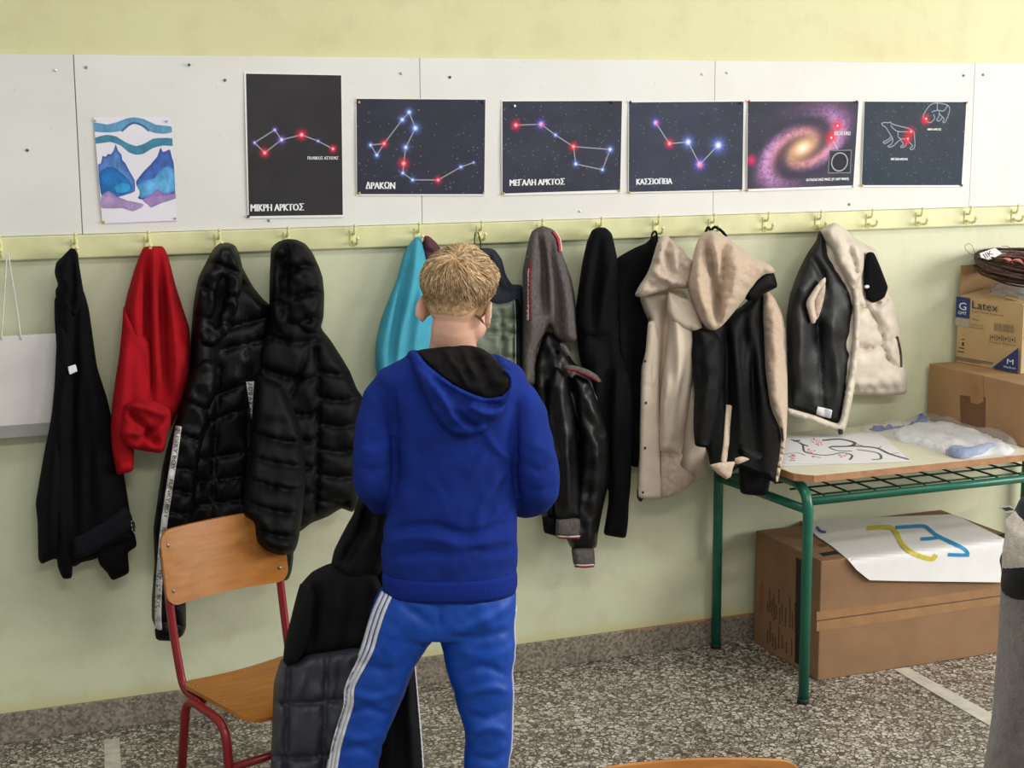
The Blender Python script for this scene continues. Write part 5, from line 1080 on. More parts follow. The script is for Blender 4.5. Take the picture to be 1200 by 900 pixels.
L_ = onp(np.array(spline([(1143, 303), (1142, 296), (1139, 288), (1135, 285.5), (1131, 288), (1131, 291), (1135, 296), (1141, 299), (1144, 304)], 2)), 1, -0.13); MB().tube(L_, 0.0008, 5).build('wire_loop', m_twig2, wr)
L_ = onp(np.array(spline([(1183, 296), (1184, 291), (1180, 288.5), (1174, 288.5)], 2)), 1, -0.13); MB().tube(L_, 0.0010, 5).build('wire_loop', m_twig2, wr)

# ---------------------------------------------------------------- big carton under the desk with a drawing on it
BX0, BX1, BY0, BY1, BZ = 2.700, 3.47, -0.462, -0.046, 0.404
bb = carton('cardboard_box', 'large brown cardboard box on the floor under the desk', (BX0, BY0, 0.0005), (BX1, BY1, BZ), m_kraft_dk)
ff = lambda P: onp(P, 1, BY0-0.0002); fs_ = lambda P: onp(P, 0, BX0-0.0002); ft = lambda P: onp(P, 2, BZ+0.0002)
patch('parcel_tape', bb, m_tape_lt, [(957, 717), (1040, 707), (1176, 686), (1176, 707), (1040, 729), (957, 740)], ff, 0.0006, (0, -1, 0))
patch('flap_gap', bb, m_brown_ink, [(957, 727), (1176, 697), (1176, 698.2), (957, 728.4)], ff, 0.0010, (0, -1, 0))
patch('black_band', bb, m_black_ink, [(933, 653), (940, 657), (938.5, 780), (931.5, 776)], fs_, 0.0006, (-1, 0, 0))
lettering('print', bb, m_red_ink, [('TOSHIBA', (890, 717), (890.5, 679), (895, 683), (894.5, 722))], lambda P: onp(P, 0, BX0-0.0012))
for s_, x_ in (('T', 926), ('O', 934)): lettering('letter', bb, m_red_ink, [(s_, (x_, 627), (x_+7, 626.4), (x_+9, 631), (x_+2.6, 631.8))], lambda P: onp(P, 2, BZ+0.0012))
b = MB(); g_ = np.random.default_rng(12)
for c0_, y0_, y1_ in ((899, 705, 714), (901.5, 690, 716), (904, 702, 720), (906.5, 696, 722), (909, 708, 724), (912, 690, 704), (913, 712, 728), (916, 706, 728), (920, 712, 732), (925, 700, 732), (928, 716, 736), (931, 706, 738), (899, 738, 750), (902, 728, 752), (905, 742, 754), (908, 746, 758), (912, 734, 758), (916, 744, 760), (921, 752, 766), (927, 748, 768)):
    y = y0_
    while y < y1_:
        h_ = 1.5+3.5*g_.random(); b.add(fs_(np.array([(c0_, y), (c0_+1.5, y+0.9), (c0_+1.5, y+h_+0.9), (c0_, y+h_)]))-np.array([0.0008, 0, 0]), [(0, 1, 2, 3)]); y += h_+0.8
b.build('print', m_brown_ink, bb, smooth=False)
patch('print', bb, m_black_ink, [(960, 648.5), (978, 645.5), (984, 649), (965, 652)], ft, 0.0006)
patch('print', bb, m_brown_ink, [(958, 638), (965, 637), (970, 640), (962, 641.5)], ft, 0.0006)
patch('handle_hole', bb, m_black_ink, [(1164, 627.5), (1178, 624.5), (1184, 628.5), (1170, 631.5)], ft, 0.0006)
patch('sticker', bb, m_label, [(1170, 594.5), (1184, 592.5), (1193, 599), (1179, 601)], ft, 0.0008)
patch('sticker_print', bb, m_black_ink, [(1174, 595.5), (1183, 594.2), (1188, 597.5), (1179, 599)], lambda P: onp(P, 2, BZ+0.0012), 0.0004)
def dmap(off):
    def f(P):
        P = np.asarray(P, float); a = onp(P, 2, BZ+0.002+off); k = 55.0; lim = BY0-0.016-off
        ys = np.logaddexp(k*np.maximum(a[:, 1], -3), k*lim)/k          # flat on the lid, then rolling over its front edge
        return onp(P, 1, np.where(a[:, 1] > BY0+0.10, a[:, 1], ys))
    return f
q = [(938, 609.5), (1118, 602.5), (1179, 632), (1178, 682.5), (1060, 681), (1019, 680), (1004, 668), (994, 656), (975, 640), (958, 629)]
dr = empty('marker_drawing', onp([(1060, 640)], 2, BZ)[0], 'white sheet with a yellow curve and blue bracket drawn on it, atop the floor carton', 'drawing')
V, T, bd = tri2d(resample(q, 4, True), 4); Fv = dmap(0.0012)(V); Bv = dmap(0.0002)(V); closed_shell('paper', dr, m_paper, T, Fv, Bv, smooth=False)
def stroke(name, mat, line, w):
    O = resample(strip_outline(line, w), 1.6, True); V, T, bd = tri2d(O, 1.8); closed_shell(name, dr, mat, T, dmap(0.0024)(V), dmap(0.0014)(V), smooth=False)
m_yel = M('yellow_marker', (204, 190, 70), 0.6, 0.06, 60); m_cyan = M('blue_marker', (30, 140, 196), 0.6, 0.06, 60); m_dblue = M('deep_blue_marker', (32, 72, 160), 0.6, 0.05, 60)
stroke('yellow_curve', m_yel, [(1016, 619), (1042, 618), (1050, 624), (1056, 636), (1066, 646), (1082, 653), (1093, 655), (1097, 650)], 5.5)
stroke('blue_bracket', m_cyan, [(1049, 618), (1066, 617), (1083, 616.5), (1091, 622), (1100, 628.5), (1118, 637), (1131, 644), (1135, 650)], 4.2)
stroke('blue_bracket', m_cyan, [(1079, 631.5), (1090, 631), (1101, 629.5)], 4.0)
stroke('blue_bracket', m_cyan, [(1111, 650), (1124, 650.5), (1136, 650.5)], 4.2)
stroke('blue_mark', m_dblue, [(957, 617), (961, 622), (968, 623.5)], 3.0)

# ---------------------------------------------------------------- plush grey garment at the right edge
m_plush = M('grey_plush', (112, 103, 98), 0.95, 0.12, 40, 0.8, 220, 0.004, sheen=0.4, spec=0.1)
m_plush_w = M('white_plush', (206, 194, 182), 0.95, 0.08, 50, 0.8, 220, 0.004, sheen=0.3, spec=0.1); m_plush_b = M('black_plush', (22, 21, 22), 0.95, 0.1, 50, 0.7, 220, 0.003, sheen=0.1, spec=0.1)
gy = -2.05
P0 = at(1232, 760, 1, gy); gp = empty('plush_coat', (P0.x, P0.y, 0), 'grey plush coat with white and black furry collar, cut by the right edge', 'coat')
def gring(cx, py, rx, ry):
    c = at(cx, py, 1, gy); w = rx*depth(c)/FPX
    return [(c.x+w*math.cos(a)*_cy+ry*math.sin(a)*_sy, c.y-w*math.cos(a)*_sy+ry*math.sin(a)*_cy, c.z) for a in [2*PI*k/36 for k in range(36)]]
def gloft(name, mat, secs, cap=True):
    V = []; Fc = []
    S_ = np.array(secs, float); S_ = np.stack([np.interp(np.linspace(0, 1, 26), np.linspace(0, 1, len(S_)), S_[:, k]) for k in range(4)], -1)
    for i, s_ in enumerate(S_):
        rg = np.array(gring(*s_)); m_ = rg.mean(0); f_ = 1+0.03*np.sin(np.arange(36)*2*PI/36*5+i*0.25)[:, None]; V += [tuple(x) for x in m_+(rg-m_)*f_]
    for i in range(25):
        for k in range(36): Fc.append((i*36+k, i*36+(k+1) % 36, (i+1)*36+(k+1) % 36, (i+1)*36+k))
    Fc += [tuple(range(36))[::-1], tuple(25*36+k for k in range(36))]
    obj(name, V, Fc, mat, gp)
zb = float(proj([(P0.x, P0.y, 0.004)])[0][1])
gloft('body', m_plush, [(1236, 690, 57, .13), (1236, 760, 61, .14), (1237, 840, 70, .15), (1238, 900, 82, .17), (1240, 1000, 96, .20), (1240, zb, 104, .22)])
gloft('black_band', m_plush_b, [(1235, 655, 55, .13), (1235, 668, 59, .138), (1236, 684, 60, .14), (1238, 700, 58, .135)])
gloft('white_band', m_plush_w, [(1240, 606, 46, .11), (1238, 620, 56, .13), (1237, 645, 58.5, .135), (1236, 672, 57, .13)])
gloft('black_collar', m_plush_b, [(1250, 582, 30, .08), (1250, 592, 50, .115), (1250, 612, 60, .138), (1254, 632, 60, .138), (1262, 650, 52, .13)])

# ================================================================== THE BOY
m_skin = NT('skin'); _v = m_skin.coords(); m_skin.col(m_skin.ramp(m_skin.noise(_v, 16, 3), [(0.3, rgba((214, 162, 138))), (0.7, rgba((228, 180, 156)))])); m_skin.set(Roughness=0.5)
m_skin.b.inputs['Subsurface Weight'].default_value = 0.12; m_skin.b.inputs['Subsurface Radius'].default_value = (0.01, 0.004, 0.002); m_skin.b.inputs['Subsurface Scale'].default_value = 0.6; m_skin = m_skin.m
m_blue = M('royal_blue_jersey', (24, 46, 126), 0.9, 0.07, 14, 0.3, 900, 0.0008, spec=0.15)
m_blue_rib = M('royal_blue_rib', (22, 44, 128), 0.92, 0.08, 30, 0.6, 1.0, 0.002, spec=0.15, stretch=(420, 420, 8))
m_pants = M('blue_tricot', (2, 68, 168), 0.5, 0.06, 10, 0.15, 900, 0.0005, spec=0.4)
m_stripe = M('white_stripe', (226, 226, 232), 0.6, 0.0)
m_hoodlin = M('black_hood_lining', (24, 22, 22), 0.9, 0.15, 30, 0.3, 800, 0.0008, spec=0.15)
m_hair = [M('blond_hair_'+n_, c_, 0.5, 0.18, 90, 0.4, 260, 0.002, spec=0.4) for n_, c_ in (('mid', (192, 158, 118)), ('light', (222, 192, 152)), ('dark', (140, 108, 78)))]
m_shoe = M('white_shoe', (222, 222, 222), 0.5, 0.04); m_sole = M('shoe_sole', (236, 234, 230), 0.6, 0.0)
m_eye = M('eye_white', (232, 230, 226), 0.2, 0.0); m_iris = M('blue_iris', (60, 92, 120), 0.2, 0.0); m_lip = M('lip', (186, 110, 100), 0.5, 0.05); m_brow = m_hair[2]
LAT = np.array([_cy, -_sy, 0.0]); FD = np.array([_sy, _cy, 0.0]); ZU = np.array([0, 0, 1.0])
C0 = np.array(at(540, 600, 1, -1.16)); PXM = FPX/depth(C0)
def Bp(px, py, off=0.0): return onplane(np.array([(px, py)], float), C0+FD*off, FD)[0]
def Bmap(P, off): 
    d = rays(P); t = ((C0+np.asarray(off)[:, None]*FD-CAM)@FD)/(d@FD); return CAM+d*t[:, None]
def remesh(mb, vox, it=4):
    me = bpy.data.meshes.new('tmp'); me.from_pydata(mb.V, [], mb.F); o = bpy.data.objects.new('tmp', me); COL.objects.link(o)
    m = o.modifiers.new('r', 'REMESH'); m.mode = 'VOXEL'; m.voxel_size = vox
    if it: s_ = o.modifiers.new('s', 'SMOOTH'); s_.iterations = it; s_.factor = 0.5
    dg = bpy.context.evaluated_depsgraph_get(); dg.update(); r = bpy.data.meshes.new_from_object(o.evaluated_get(dg))
    n = len(r.vertices); V = np.empty(n*3); r.vertices.foreach_get('co', V); N = np.empty(n*3); r.vertices.foreach_get('normal', N)
    Fc = [tuple(p.vertices) for p in r.polygons]; bpy.data.objects.remove(o); bpy.data.meshes.remove(r); bpy.data.meshes.remove(me)
    return V.reshape(-1, 3), Fc, N.reshape(-1, 3)
def hring(c, rx, ry, n=32, p=2.4):
    out = []
    for k in range(n):
        a = 2*PI*k/n; ca, sa = math.cos(a), math.sin(a); out.append(c+LAT*rx*math.copysign(abs(ca)**(2/p), ca)+FD*ry*math.copysign(abs(sa)**(2/p), sa))
    return out
def loft(mb, secs, n=32, p=2.4, shrink=0.0):
    """secs: (py, left px, right px, half depth, forward offset)"""
    S_ = np.array(secs, float); V = []; m = 0
    yy = np.arange(S_[0, 0], S_[-1, 0]+0.1, 5.0)
    for y in yy:
        l, r, d, o = [np.interp(y, S_[:, 0], S_[:, k]) for k in (1, 2, 3, 4)]
        V += hring(Bp((l+r)/2, y, o), (r-l)/2/PXM-shrink, d-shrink, n, p); m += 1
    Fc = [(i*n+k, i*n+(k+1) % n, (i+1)*n+(k+1) % n, (i+1)*n+k) for i in range(m-1) for k in range(n)]+[tuple(range(n))[::-1], tuple((m-1)*n+k for k in range(n))]
    mb.add(V, Fc); return mb
def limb(mb, pts, rr, seg=20, flat=1.0):
    P = spline(np.c_[np.array(pts), np.array(rr)], 0.012); return mb.tube([Vector(p[:3]) for p in P], list(P[:, 3]), seg, flat=flat)

TORSO = [(412, 496, 566, .050, .0), (418, 474, 584, .062, 0), (424, 462, 598, .074, 0), (432, 449, 609, .084, 0), (442, 442, 615, .092, 0), (460, 448, 612, .10, 0), (490, 459, 607, .105, 0), (520, 462, 605, .105, 0), (560, 462, 604, .105, 0), (590, 456, 605, .110, 0), (620, 449, 607, .115, 0), (645, 446, 607, .118, 0), (664, 447, 606, .116, 0), (682, 450, 605, .110, 0)]
LARM = [Bp(478, 452, .0), Bp(456, 462, -.005), Bp(446, 482, -.012), Bp(440, 510, -.025), Bp(438, 545, -.035), Bp(439, 566, -.02), Bp(444, 578, .05), Bp(448, 586, .12), Bp(450, 590, .17)]
LAR = [.042, .050, .053, .052, .050, .049, .044, .040, .036]
RARM = [Bp(582, 456, .0), Bp(602, 466, -.005), Bp(614, 486, -.012), Bp(622, 510, -.025), Bp(630, 545, -.035), Bp(632, 570, -.02), Bp(624, 584, .05), Bp(612, 588, .12), Bp(600, 586, .18)]
RAR = [.042, .050, .053, .052, .050, .049, .045, .040, .036]
PELV = [(668, 462, 594, .090, 0), (684, 454, 602, .098, 0), (694, 443, 606, .110, 0), (715, 434, 606, .112, 0), (735, 428, 605, .105, 0), (742, 440, 595, .09, 0)]
LLEG = [(704, 440, 524, .098, 0), (740, 427, 517, .098, 0), (760, 421, 498, .094, 0), (800, 409, 478, .085, 0), (840, 400, 464, .078, 0), (870, 391, 451, .074, 0), (905, 380, 442, .070, 0), (940, 370, 430, .066, .0), (966, 364, 420, .062, 0)]
RLEG = [(704, 514, 606, .098, 0), (740, 513, 605, .098, 0), (770, 520, 603, .092, 0), (800, 528, 602, .085, 0), (840, 540, 601, .078, 0), (870, 544, 600, .074, 0), (905, 544, 597, .070, 0), (940, 546, 594, .066, 0), (966, 548, 592, .062, 0)]
zfl = lambda p: np.array([p[0], p[1], 0.0])
boy = empty('person', zfl(Bp(505, 900, 0)), 'boy in a blue hoodie and striped blue track pants seen from behind, holding a jacket', 'person')

# ---- body: one continuous skin surface
HC = Bp(538.5, 349, 0.0); hyaw, hpit, hrol = math.radians(21), math.radians(9), math.radians(3)
hx_ = LAT*math.cos(hyaw)-FD*math.sin(hyaw); hf_ = FD*math.cos(hyaw)+LAT*math.sin(hyaw)      # head turned to his right
hf2 = hf_*math.cos(hpit)-ZU*math.sin(hpit); hz_ = np.cross(hx_, hf2); hx2 = hx_*math.cos(hrol)-hz_*math.sin(hrol); hz2 = np.cross(hx2, hf2)
HM = Matrix([[*row] for row in np.c_[np.stack([hx2, hf2, hz2], -1), HC]]+[[0, 0, 0, 1]]); HMi = HM.inverted()
HS = 0.935
def H(p): return np.array(HM@(Vector(p)*HS))
mb = MB()
def hball(c, r): 
    t_ = MB().ball(c, 1.0, sc=r, nu=24, nv=16); mb.add([H(v) for v in t_.V], t_.F)
hball((0, -.004, .022), (.080, .094, .084)); hball((0, -.038, -.018), (.064, .052, .062)); hball((0, .038, -.040), (.061, .058, .074)); hball((0, .060, -.092), (.034, .032, .026))
for s_ in (-1, 1):
    hball((s_*.034, .052, -.052), (.028, .034, .030)); hball((s_*.044, .018, -.070), (.026, .040, .034)); hball((s_*.030, .082, .010), (.026, .016, .011)); hball((s_*.030, .0835, -.0045), (.0145, .0085, .0060)); hball((s_*.030, .0810, -.0240), (.0140, .0075, .0045))
    t_ = MB().ball((0, 0, 0), 1.0, sc=(.0075, .019, .033), nu=18, nv=12); R_ = Matrix.Translation((s_*.078, -.010, -.040))@Matrix.Rotation(s_*math.radians(28), 4, 'Z')@Matrix.Rotation(math.radians(-10), 4, 'X')@Matrix.Translation((s_*.006, -.012, 0))
    mb.add([H(R_@Vector(v)) for v in t_.V], t_.F)
    pts = [R_@Vector((s_*.004, .019*math.cos(a), .033*math.sin(a))) for a in np.linspace(-1.2, 4.0, 22)]; t_ = MB().tube(pts, 0.0042, 8); mb.add([H(v) for v in t_.V], t_.F)
for c_, r_ in (((0, .100, -.044), (.012, .017, .012)), ((0, .094, -.030), (.008, .014, .020)), ((-.010, .094, -.050), (.008, .009, .007)), ((.010, .094, -.050), (.008, .009, .007)), ((0, .088, -.076), (.020, .012, .009))): hball(c_, r_)
nk = [H((0, -.012, -.030)), H((0, -.020, -.075)), Bp(531, 404, -.004), Bp(529, 425, 0), Bp(528, 450, 0)]
limb(mb, nk, [.050, .052, .056, .062, .07], 24)
loft(mb, TORSO[1:], shrink=0.014); loft(mb, PELV, shrink=0.014)
limb(mb, LARM, np.array(LAR)-[.014, .014, .014, .014, .014, .013, .011, .010, .009]); limb(mb, RARM, np.array(RAR)-[.014, .014, .014, .014, .014, .013, .011, .010, .009])
loft(mb, LLEG, shrink=0.016, p=2.0); loft(mb, RLEG, shrink=0.016, p=2.0)
def hand(wrist, d, palm_n, thumb_s, curl):
    """wrist point, direction of the fingers, palm normal, side of the thumb, curl angles"""
    d = np.array(d, float); d /= np.linalg.norm(d); n_ = np.array(palm_n, float); n_ -= d*(n_@d); n_ /= np.linalg.norm(n_); s_ = np.cross(d, n_)*thumb_s; w = np.array(wrist)
    limb(mb, [w-d*.03, w+d*.01], [.022, .022], 14)
    for k in range(4):
        o = s_*(.024-.016*k); limb(mb, [w+o*0.7, w+d*.035+o, w+d*.066+o*1.05], [.014, .0135, .0105], 12)
        p = w+d*.066+o*1.05; a = 0.0; dr_ = d.copy(); L = (.024, .018, .015) if k in (1, 2) else ((.022, .016, .014) if k == 0 else (.018, .013, .012)); pts = [p]
        for j in range(3):
            a += curl[j]; dr_ = d*math.cos(a)+n_*math.sin(a); p = p+dr_*L[j]*1.15; pts.append(p)
        limb(mb, pts, [.0092, .0086, .0080, .0066], 12)
    t0 = w+d*.018+s_*.018; t1 = t0+(s_*.75+d*.5+n_*.25)*.026; t2 = t1+(d*.8+s_*.15+n_*.55)*.026; t3 = t2+(d*.7-s_*.25+n_*.65)*.020
    limb(mb, [t0, t1, t2, t3], [.013, .0105, .0092, .0070], 12)
LW_ = LARM[-1]; RW_ = RARM[-1]
hand(LW_+FD*.02, FD*.75-ZU*.5+LAT*.1, LAT, 1, (0.9, 1.2, 0.8)); hand(RW_+FD*.015-LAT*.01, FD*.8-LAT*.5+ZU*.1, -LAT-FD*.2, -1, (0.45, 0.5, 0.35))
for sec in (LLEG, RLEG):
    c_ = Bp((sec[-1][1]+sec[-1][2])/2, sec[-1][0], 0); f_ = zfl(c_)
    limb(mb, [c_+ZU*.02, f_+ZU*.06, f_+FD*.05+ZU*.035, f_+FD*.13+ZU*.028, f_+FD*.17+ZU*.024], [.034, .034, .034, .030, .022], 16)
V, Fc, N_ = remesh(mb, 0.0042, 3)
body = obj('body', V, Fc, m_skin, boy, fixn=False)
bodybvh = BVHTree.FromPolygons([tuple(v) for v in V], Fc)

# ---- face
for s_ in (-1, 1):
    e_ = MB().ball((s_*.030, .0795, -.014), .0108, nu=18, nv=12); o_ = obj('eye', [H(v) for v in e_.V], e_.F, m_eye, boy)
    i_ = MB().ball((s_*.030, .0872, -.015), .0052, sc=(1, .7, 1), nu=14, nv=8); obj('iris', [H(v) for v in i_.V], i_.F, m_iris, o_)
    b_ = MB().tube([(s_*.014, .098, .006), (s_*.028, .099, .012), (s_*.046, .088, .006)], [.003, .0032, .002], 8); obj('eyebrow', [H(v) for v in b_.V], b_.F, m_brow, boy)
b_ = MB().tube([(-.020, .088, -.076), (-.008, .099, -.073), (0, .100, -.0745), (.008, .099, -.073), (.020, .088, -.076)], [.002, .004, .0038, .004, .002], 8); b_.tube([(-.018, .089, -.078), (0, .100, -.081), (.018, .089, -.078)], [.002, .0048, .002], 8)
obj('lips', [H(v) for v in b_.V], b_.F, m_lip, boy)

# ---- hair: a thick cap that dips under the skin outside the hairline, and separate strands over it
HO = H((0, -.012, .012)); nu, nv = 72, 48
def hair_t(d):
    x, y, z = d; back = max(0.0, -y); 
    line = -0.50*back+0.30*max(0, y)+0.02 if y < 0 else 0.02+0.62*y         # hairline height by direction
    if y < 0.25: line = -0.05-0.72*min(1, max(0, (0.20-y)/0.80))
    k = min(1, max(0, (z-line)/0.14)); top = min(1, max(0, (z+0.62)/1.05)); top = top*top*(3-2*top)
    return -0.006+k*(0.0072+0.0165*top)+0.004*top*math.sin(7*math.atan2(x, y)+3*z)
def head_r(d):
    w = np.array(HM.to_3x3()@Vector(d)); h_ = bodybvh.ray_cast(Vector(HO+w*0.16), Vector(-w)); return w, (h_[0] if h_[0] is not None else Vector(HO+w*0.09))
V = []; Fc = []
for j in range(nv+1):
    th = PI*j/nv
    for i in range(nu):
        ph = 2*PI*i/nu; d = (math.sin(th)*math.cos(ph), math.sin(th)*math.sin(ph), math.cos(th)); dd = d
        if d[2] < -0.80: zc = -0.80; sxy = math.sqrt(1-zc*zc)/max(1e-6, math.hypot(d[0], d[1])) if math.hypot(d[0], d[1]) > 1e-6 else 0; dd = d
        w, p = head_r(dd); r_ = (np.array(p)-HO)@w
        if d[2] < -0.86: r_ = min(r_, 0.085)-0.02
        if abs(d[0]) > 0.75 and d[2] < 0.1: r_ = min(r_, 0.090)
        V.append(HO+w*(r_+hair_t(d)))
for j in range(nv):
    for i in range(nu): Fc.append((j*nu+i, j*nu+(i+1) % nu, (j+1)*nu+(i+1) % nu, (j+1)*nu+i))
hair = obj('hair', V, Fc, m_hair[0], boy)
hb = BVHTree.FromPolygons([tuple(v) for v in V], Fc)
g_ = np.random.default_rng(4); mb = MB(); cnt = 0
crown = np.array((0.12, -0.55, 0.82)); crown /= np.linalg.norm(crown)
while cnt < 3600:
    d = g_.normal(size=3); d /= np.linalg.norm(d)
    if hair_t(d) < 0.002 or d[2] < -0.80: continue
    top = min(1, max(0, (d[2]+0.40)/0.85)); L = (0.008+0.042*top)*(0.7+0.6*g_.random()); steps = 4 if top < .3 else 7; pts = []; dd = d.copy(); swirl = 0.35+0.25*g_.normal()
    lift = 0.0018+0.005*top*g_.random()
    for k in range(steps):
        w = np.array(HM.to_3x3()@Vector(dd)); h_ = hb.ray_cast(Vector(HO+w*0.17), Vector(-w))
        if h_[0] is None: break
        t_ = k/(steps-1); pts.append(np.array(h_[0])+w*(-0.0006+lift*math.sin(PI*min(1, t_*0.8))+0.003*top*t_*g_.random()))
        u = dd-crown*(dd@crown); u /= np.linalg.norm(u)+1e-6; u = u-dd*(u@dd); u /= np.linalg.norm(u)+1e-6; v_ = np.cross(dd, u)
        fwd = np.array([0.15, 0.35, -0.25*(1-top)]); mv = u*0.9+v_*swirl*0.6+fwd*0.35+0.10*g_.normal(size=3); mv -= dd*(mv@dd); mv /= np.linalg.norm(mv)+1e-6
        dd = dd+mv*L/(steps-1)/0.10; dd /= np.linalg.norm(dd)
    if len(pts) < 3: continue
    n_ = len(pts); r0 = 0.0007+0.0006*top; mb.tube(pts, [r0*(1-0.75*k/(n_-1)) for k in range(n_)], 3, mi=int(g_.choice(3, p=(.42, .36, .22))), cap=False); cnt += 1
mb.build('strands', m_hair, hair)['kind'] = 'stuff'

# ---- hoodie
def pxfold(V, N_, folds, noise=()):
    Q = proj(V); face = np.clip(((CAM-V)*N_).sum(1)/np.linalg.norm(CAM-V, axis=1)*1.6, 0, 1); add = np.zeros(len(V))
    for f in folds:
        d, t, sd = seg_dist(Q, spline(f[0], 4)); tp = np.sqrt(np.clip(np.sin(PI*np.clip(t*.96+.02, 0, 1)), 0, 1)); add += f[2]*tp*(np.exp(-d/f[1]) if len(f) > 3 else np.exp(-(d/f[1])**2))
    add *= face
    for (A_, sx_, sy_, sd) in noise: add += A_*vnoise(Q+V[:, 1:2]*120, sd, sx_, sy_)
    return V+N_*add[:, None]
mb = MB(); loft(mb, TORSO); limb(mb, LARM[:-1]+[LARM[-2]+(LARM[-1]-LARM[-2])*.5], LAR); limb(mb, RARM[:-1]+[RARM[-2]+(RARM[-1]-RARM[-2])*.5], RAR)
V, Fc, N_ = remesh(mb, 0.0062, 6)
HF = [([(462, 455), (461, 500), (463, 545), (460, 575)], 3.5, -.016, 'v'), ([(606, 470), (604, 520), (604, 580)], 3.5, -.014, 'v'),
      ([(436, 455), (452, 480), (461, 505)], 4, -.006), ([(448, 628), (475, 618), (510, 616), (545, 626), (580, 618), (606, 612)], 5, -.011), ([(446, 640), (480, 630), (515, 632), (545, 640), (585, 632), (606, 630)], 6, .010), ([(455, 655), (500, 648), (530, 652)], 5, -.008), ([(540, 640), (575, 648), (603, 640)], 5, -.007),
      ([(567, 505), (580, 525), (598, 540)], 4, .011), ([(575, 520), (560, 545), (548, 560)], 5, .006), ([(590, 555), (570, 580), (556, 610)], 5, .007), ([(598, 560), (580, 590), (565, 622)], 4, -.006), ([(606, 590), (585, 600), (560, 625)], 5, .006),
      ([(418, 545), (435, 552), (455, 545)], 5, -.006), ([(420, 525), (440, 530), (458, 520)], 5, .005), ([(616, 545), (634, 552), (650, 540)], 5, -.006), ([(612, 570), (630, 575), (650, 572)], 5, -.005), ([(622, 520), (640, 528)], 5, .005),
      ([(480, 470), (478, 540), (470, 600)], 8, .005), ([(500, 560), (520, 590), (515, 615)], 6, .004), ([(430, 470), (424, 520)], 6, .005)]
V = pxfold(V, N_, HF, [(.0035, 26, 40, 131), (.002, 10, 14, 132)])
hd = obj('hoodie', V, Fc, m_blue, boy, fixn=False); SURF[hd.name] = BVHTree.FromPolygons([tuple(v) for v in V], Fc)
mb = MB(); loft(mb, [(666, 448, 605.5, .117, 0), (676, 447, 607, .119, 0), (688, 448, 607, .118, 0), (693, 451, 605, .112, 0)]); obj('hem_rib', mb.V, mb.F, m_blue_rib, hd)
for arm, rr in ((LARM, LAR), (RARM, RAR)):
    mb = MB(); a_ = arm[-2]+(arm[-1]-arm[-2])*.4; limb(mb, [a_, arm[-1]-(arm[-1]-arm[-2])*.1], [.036, .033], 20); mb.build('cuff_rib', m_blue_rib, hd)
# hood lying on the back
offs = lambda P: np.interp(P[:, 1], [400, 410, 425, 445, 470, 515], [-.050, -.062, -.088, -.104, -.112, -.108])
def bcloth(name, parent, mat, outline, off, step=2.6, back=0.004, **kw):
    V, T, bd = tri2d(smooth_loop(outline, step), step); h_ = relief(V, bd, **kw); b0_ = off(V) if callable(off) else np.full(len(V), float(off))
    Fv = Bmap(V, b0_-h_-.002); e_ = np.clip(bd/kw.get('R', 18), 0, 1); Bv = Bmap(V, b0_+back*np.sqrt(np.clip(1-(1-e_)**2, 0, 1))+.001)
    o_ = closed_shell(name, parent, mat, T, Fv, Bv); SURF[o_.name] = BVHTree.FromPolygons([tuple(v) for v in Fv], [tuple(int(i) for i in t) for t in T]); return o_
hood = bcloth('hood', hd, m_blue, [(480, 416), (484, 411), (490, 412), (500, 425), (515, 438), (534, 451), (554, 461), (572, 466), (587, 463), (596, 454), (596, 444), (588, 432), (596, 434), (602, 445), (601, 460), (596, 476), (586, 490), (568, 504), (548, 512), (532, 509), (518, 498), (508, 484), (498, 462), (487, 436)], offs, T=.032, R=9, back=.02,
   folds=[([(500, 440), (520, 470), (538, 500)], 6, .012), ([(548, 476), (572, 486), (592, 480)], 4, .010), ([(530, 480), (555, 498), (580, 492)], 4, -.010), ([(560, 470), (585, 474), (598, 462)], 4, -.008), ([(494, 420), (530, 452), (572, 469), (594, 460)], 3, .010)], noise=[(.004, 9, 9, 141)])
bcloth('hood_lining', hd, m_hoodlin, [(487, 412), (497, 409), (515, 407), (535, 405), (552, 405), (566, 409), (578, 418), (590, 432), (598, 445), (598, 456), (588, 465), (571, 467), (552, 462), (532, 452), (513, 438), (498, 424)], lambda P: offs(P)-.006, T=.010, R=6, back=.02, folds=[([(520, 410), (535, 430), (550, 455)], 4, .008), ([(552, 410), (566, 435), (576, 460)], 5, -.008), ([(540, 408), (556, 440)], 3, .006)], noise=[(.003, 8, 8, 143)])

mb = MB(); limb(mb, [Bp(489, 418, -.045), Bp(484, 418, .0), Bp(496, 422, .055), Bp(530, 434, .088), Bp(566, 424, .058), Bp(584, 424, .0), Bp(590, 434, -.05)], [.015, .016, .017, .018, .017, .016, .015], 14); mb.build('hood_front', m_blue, hd)
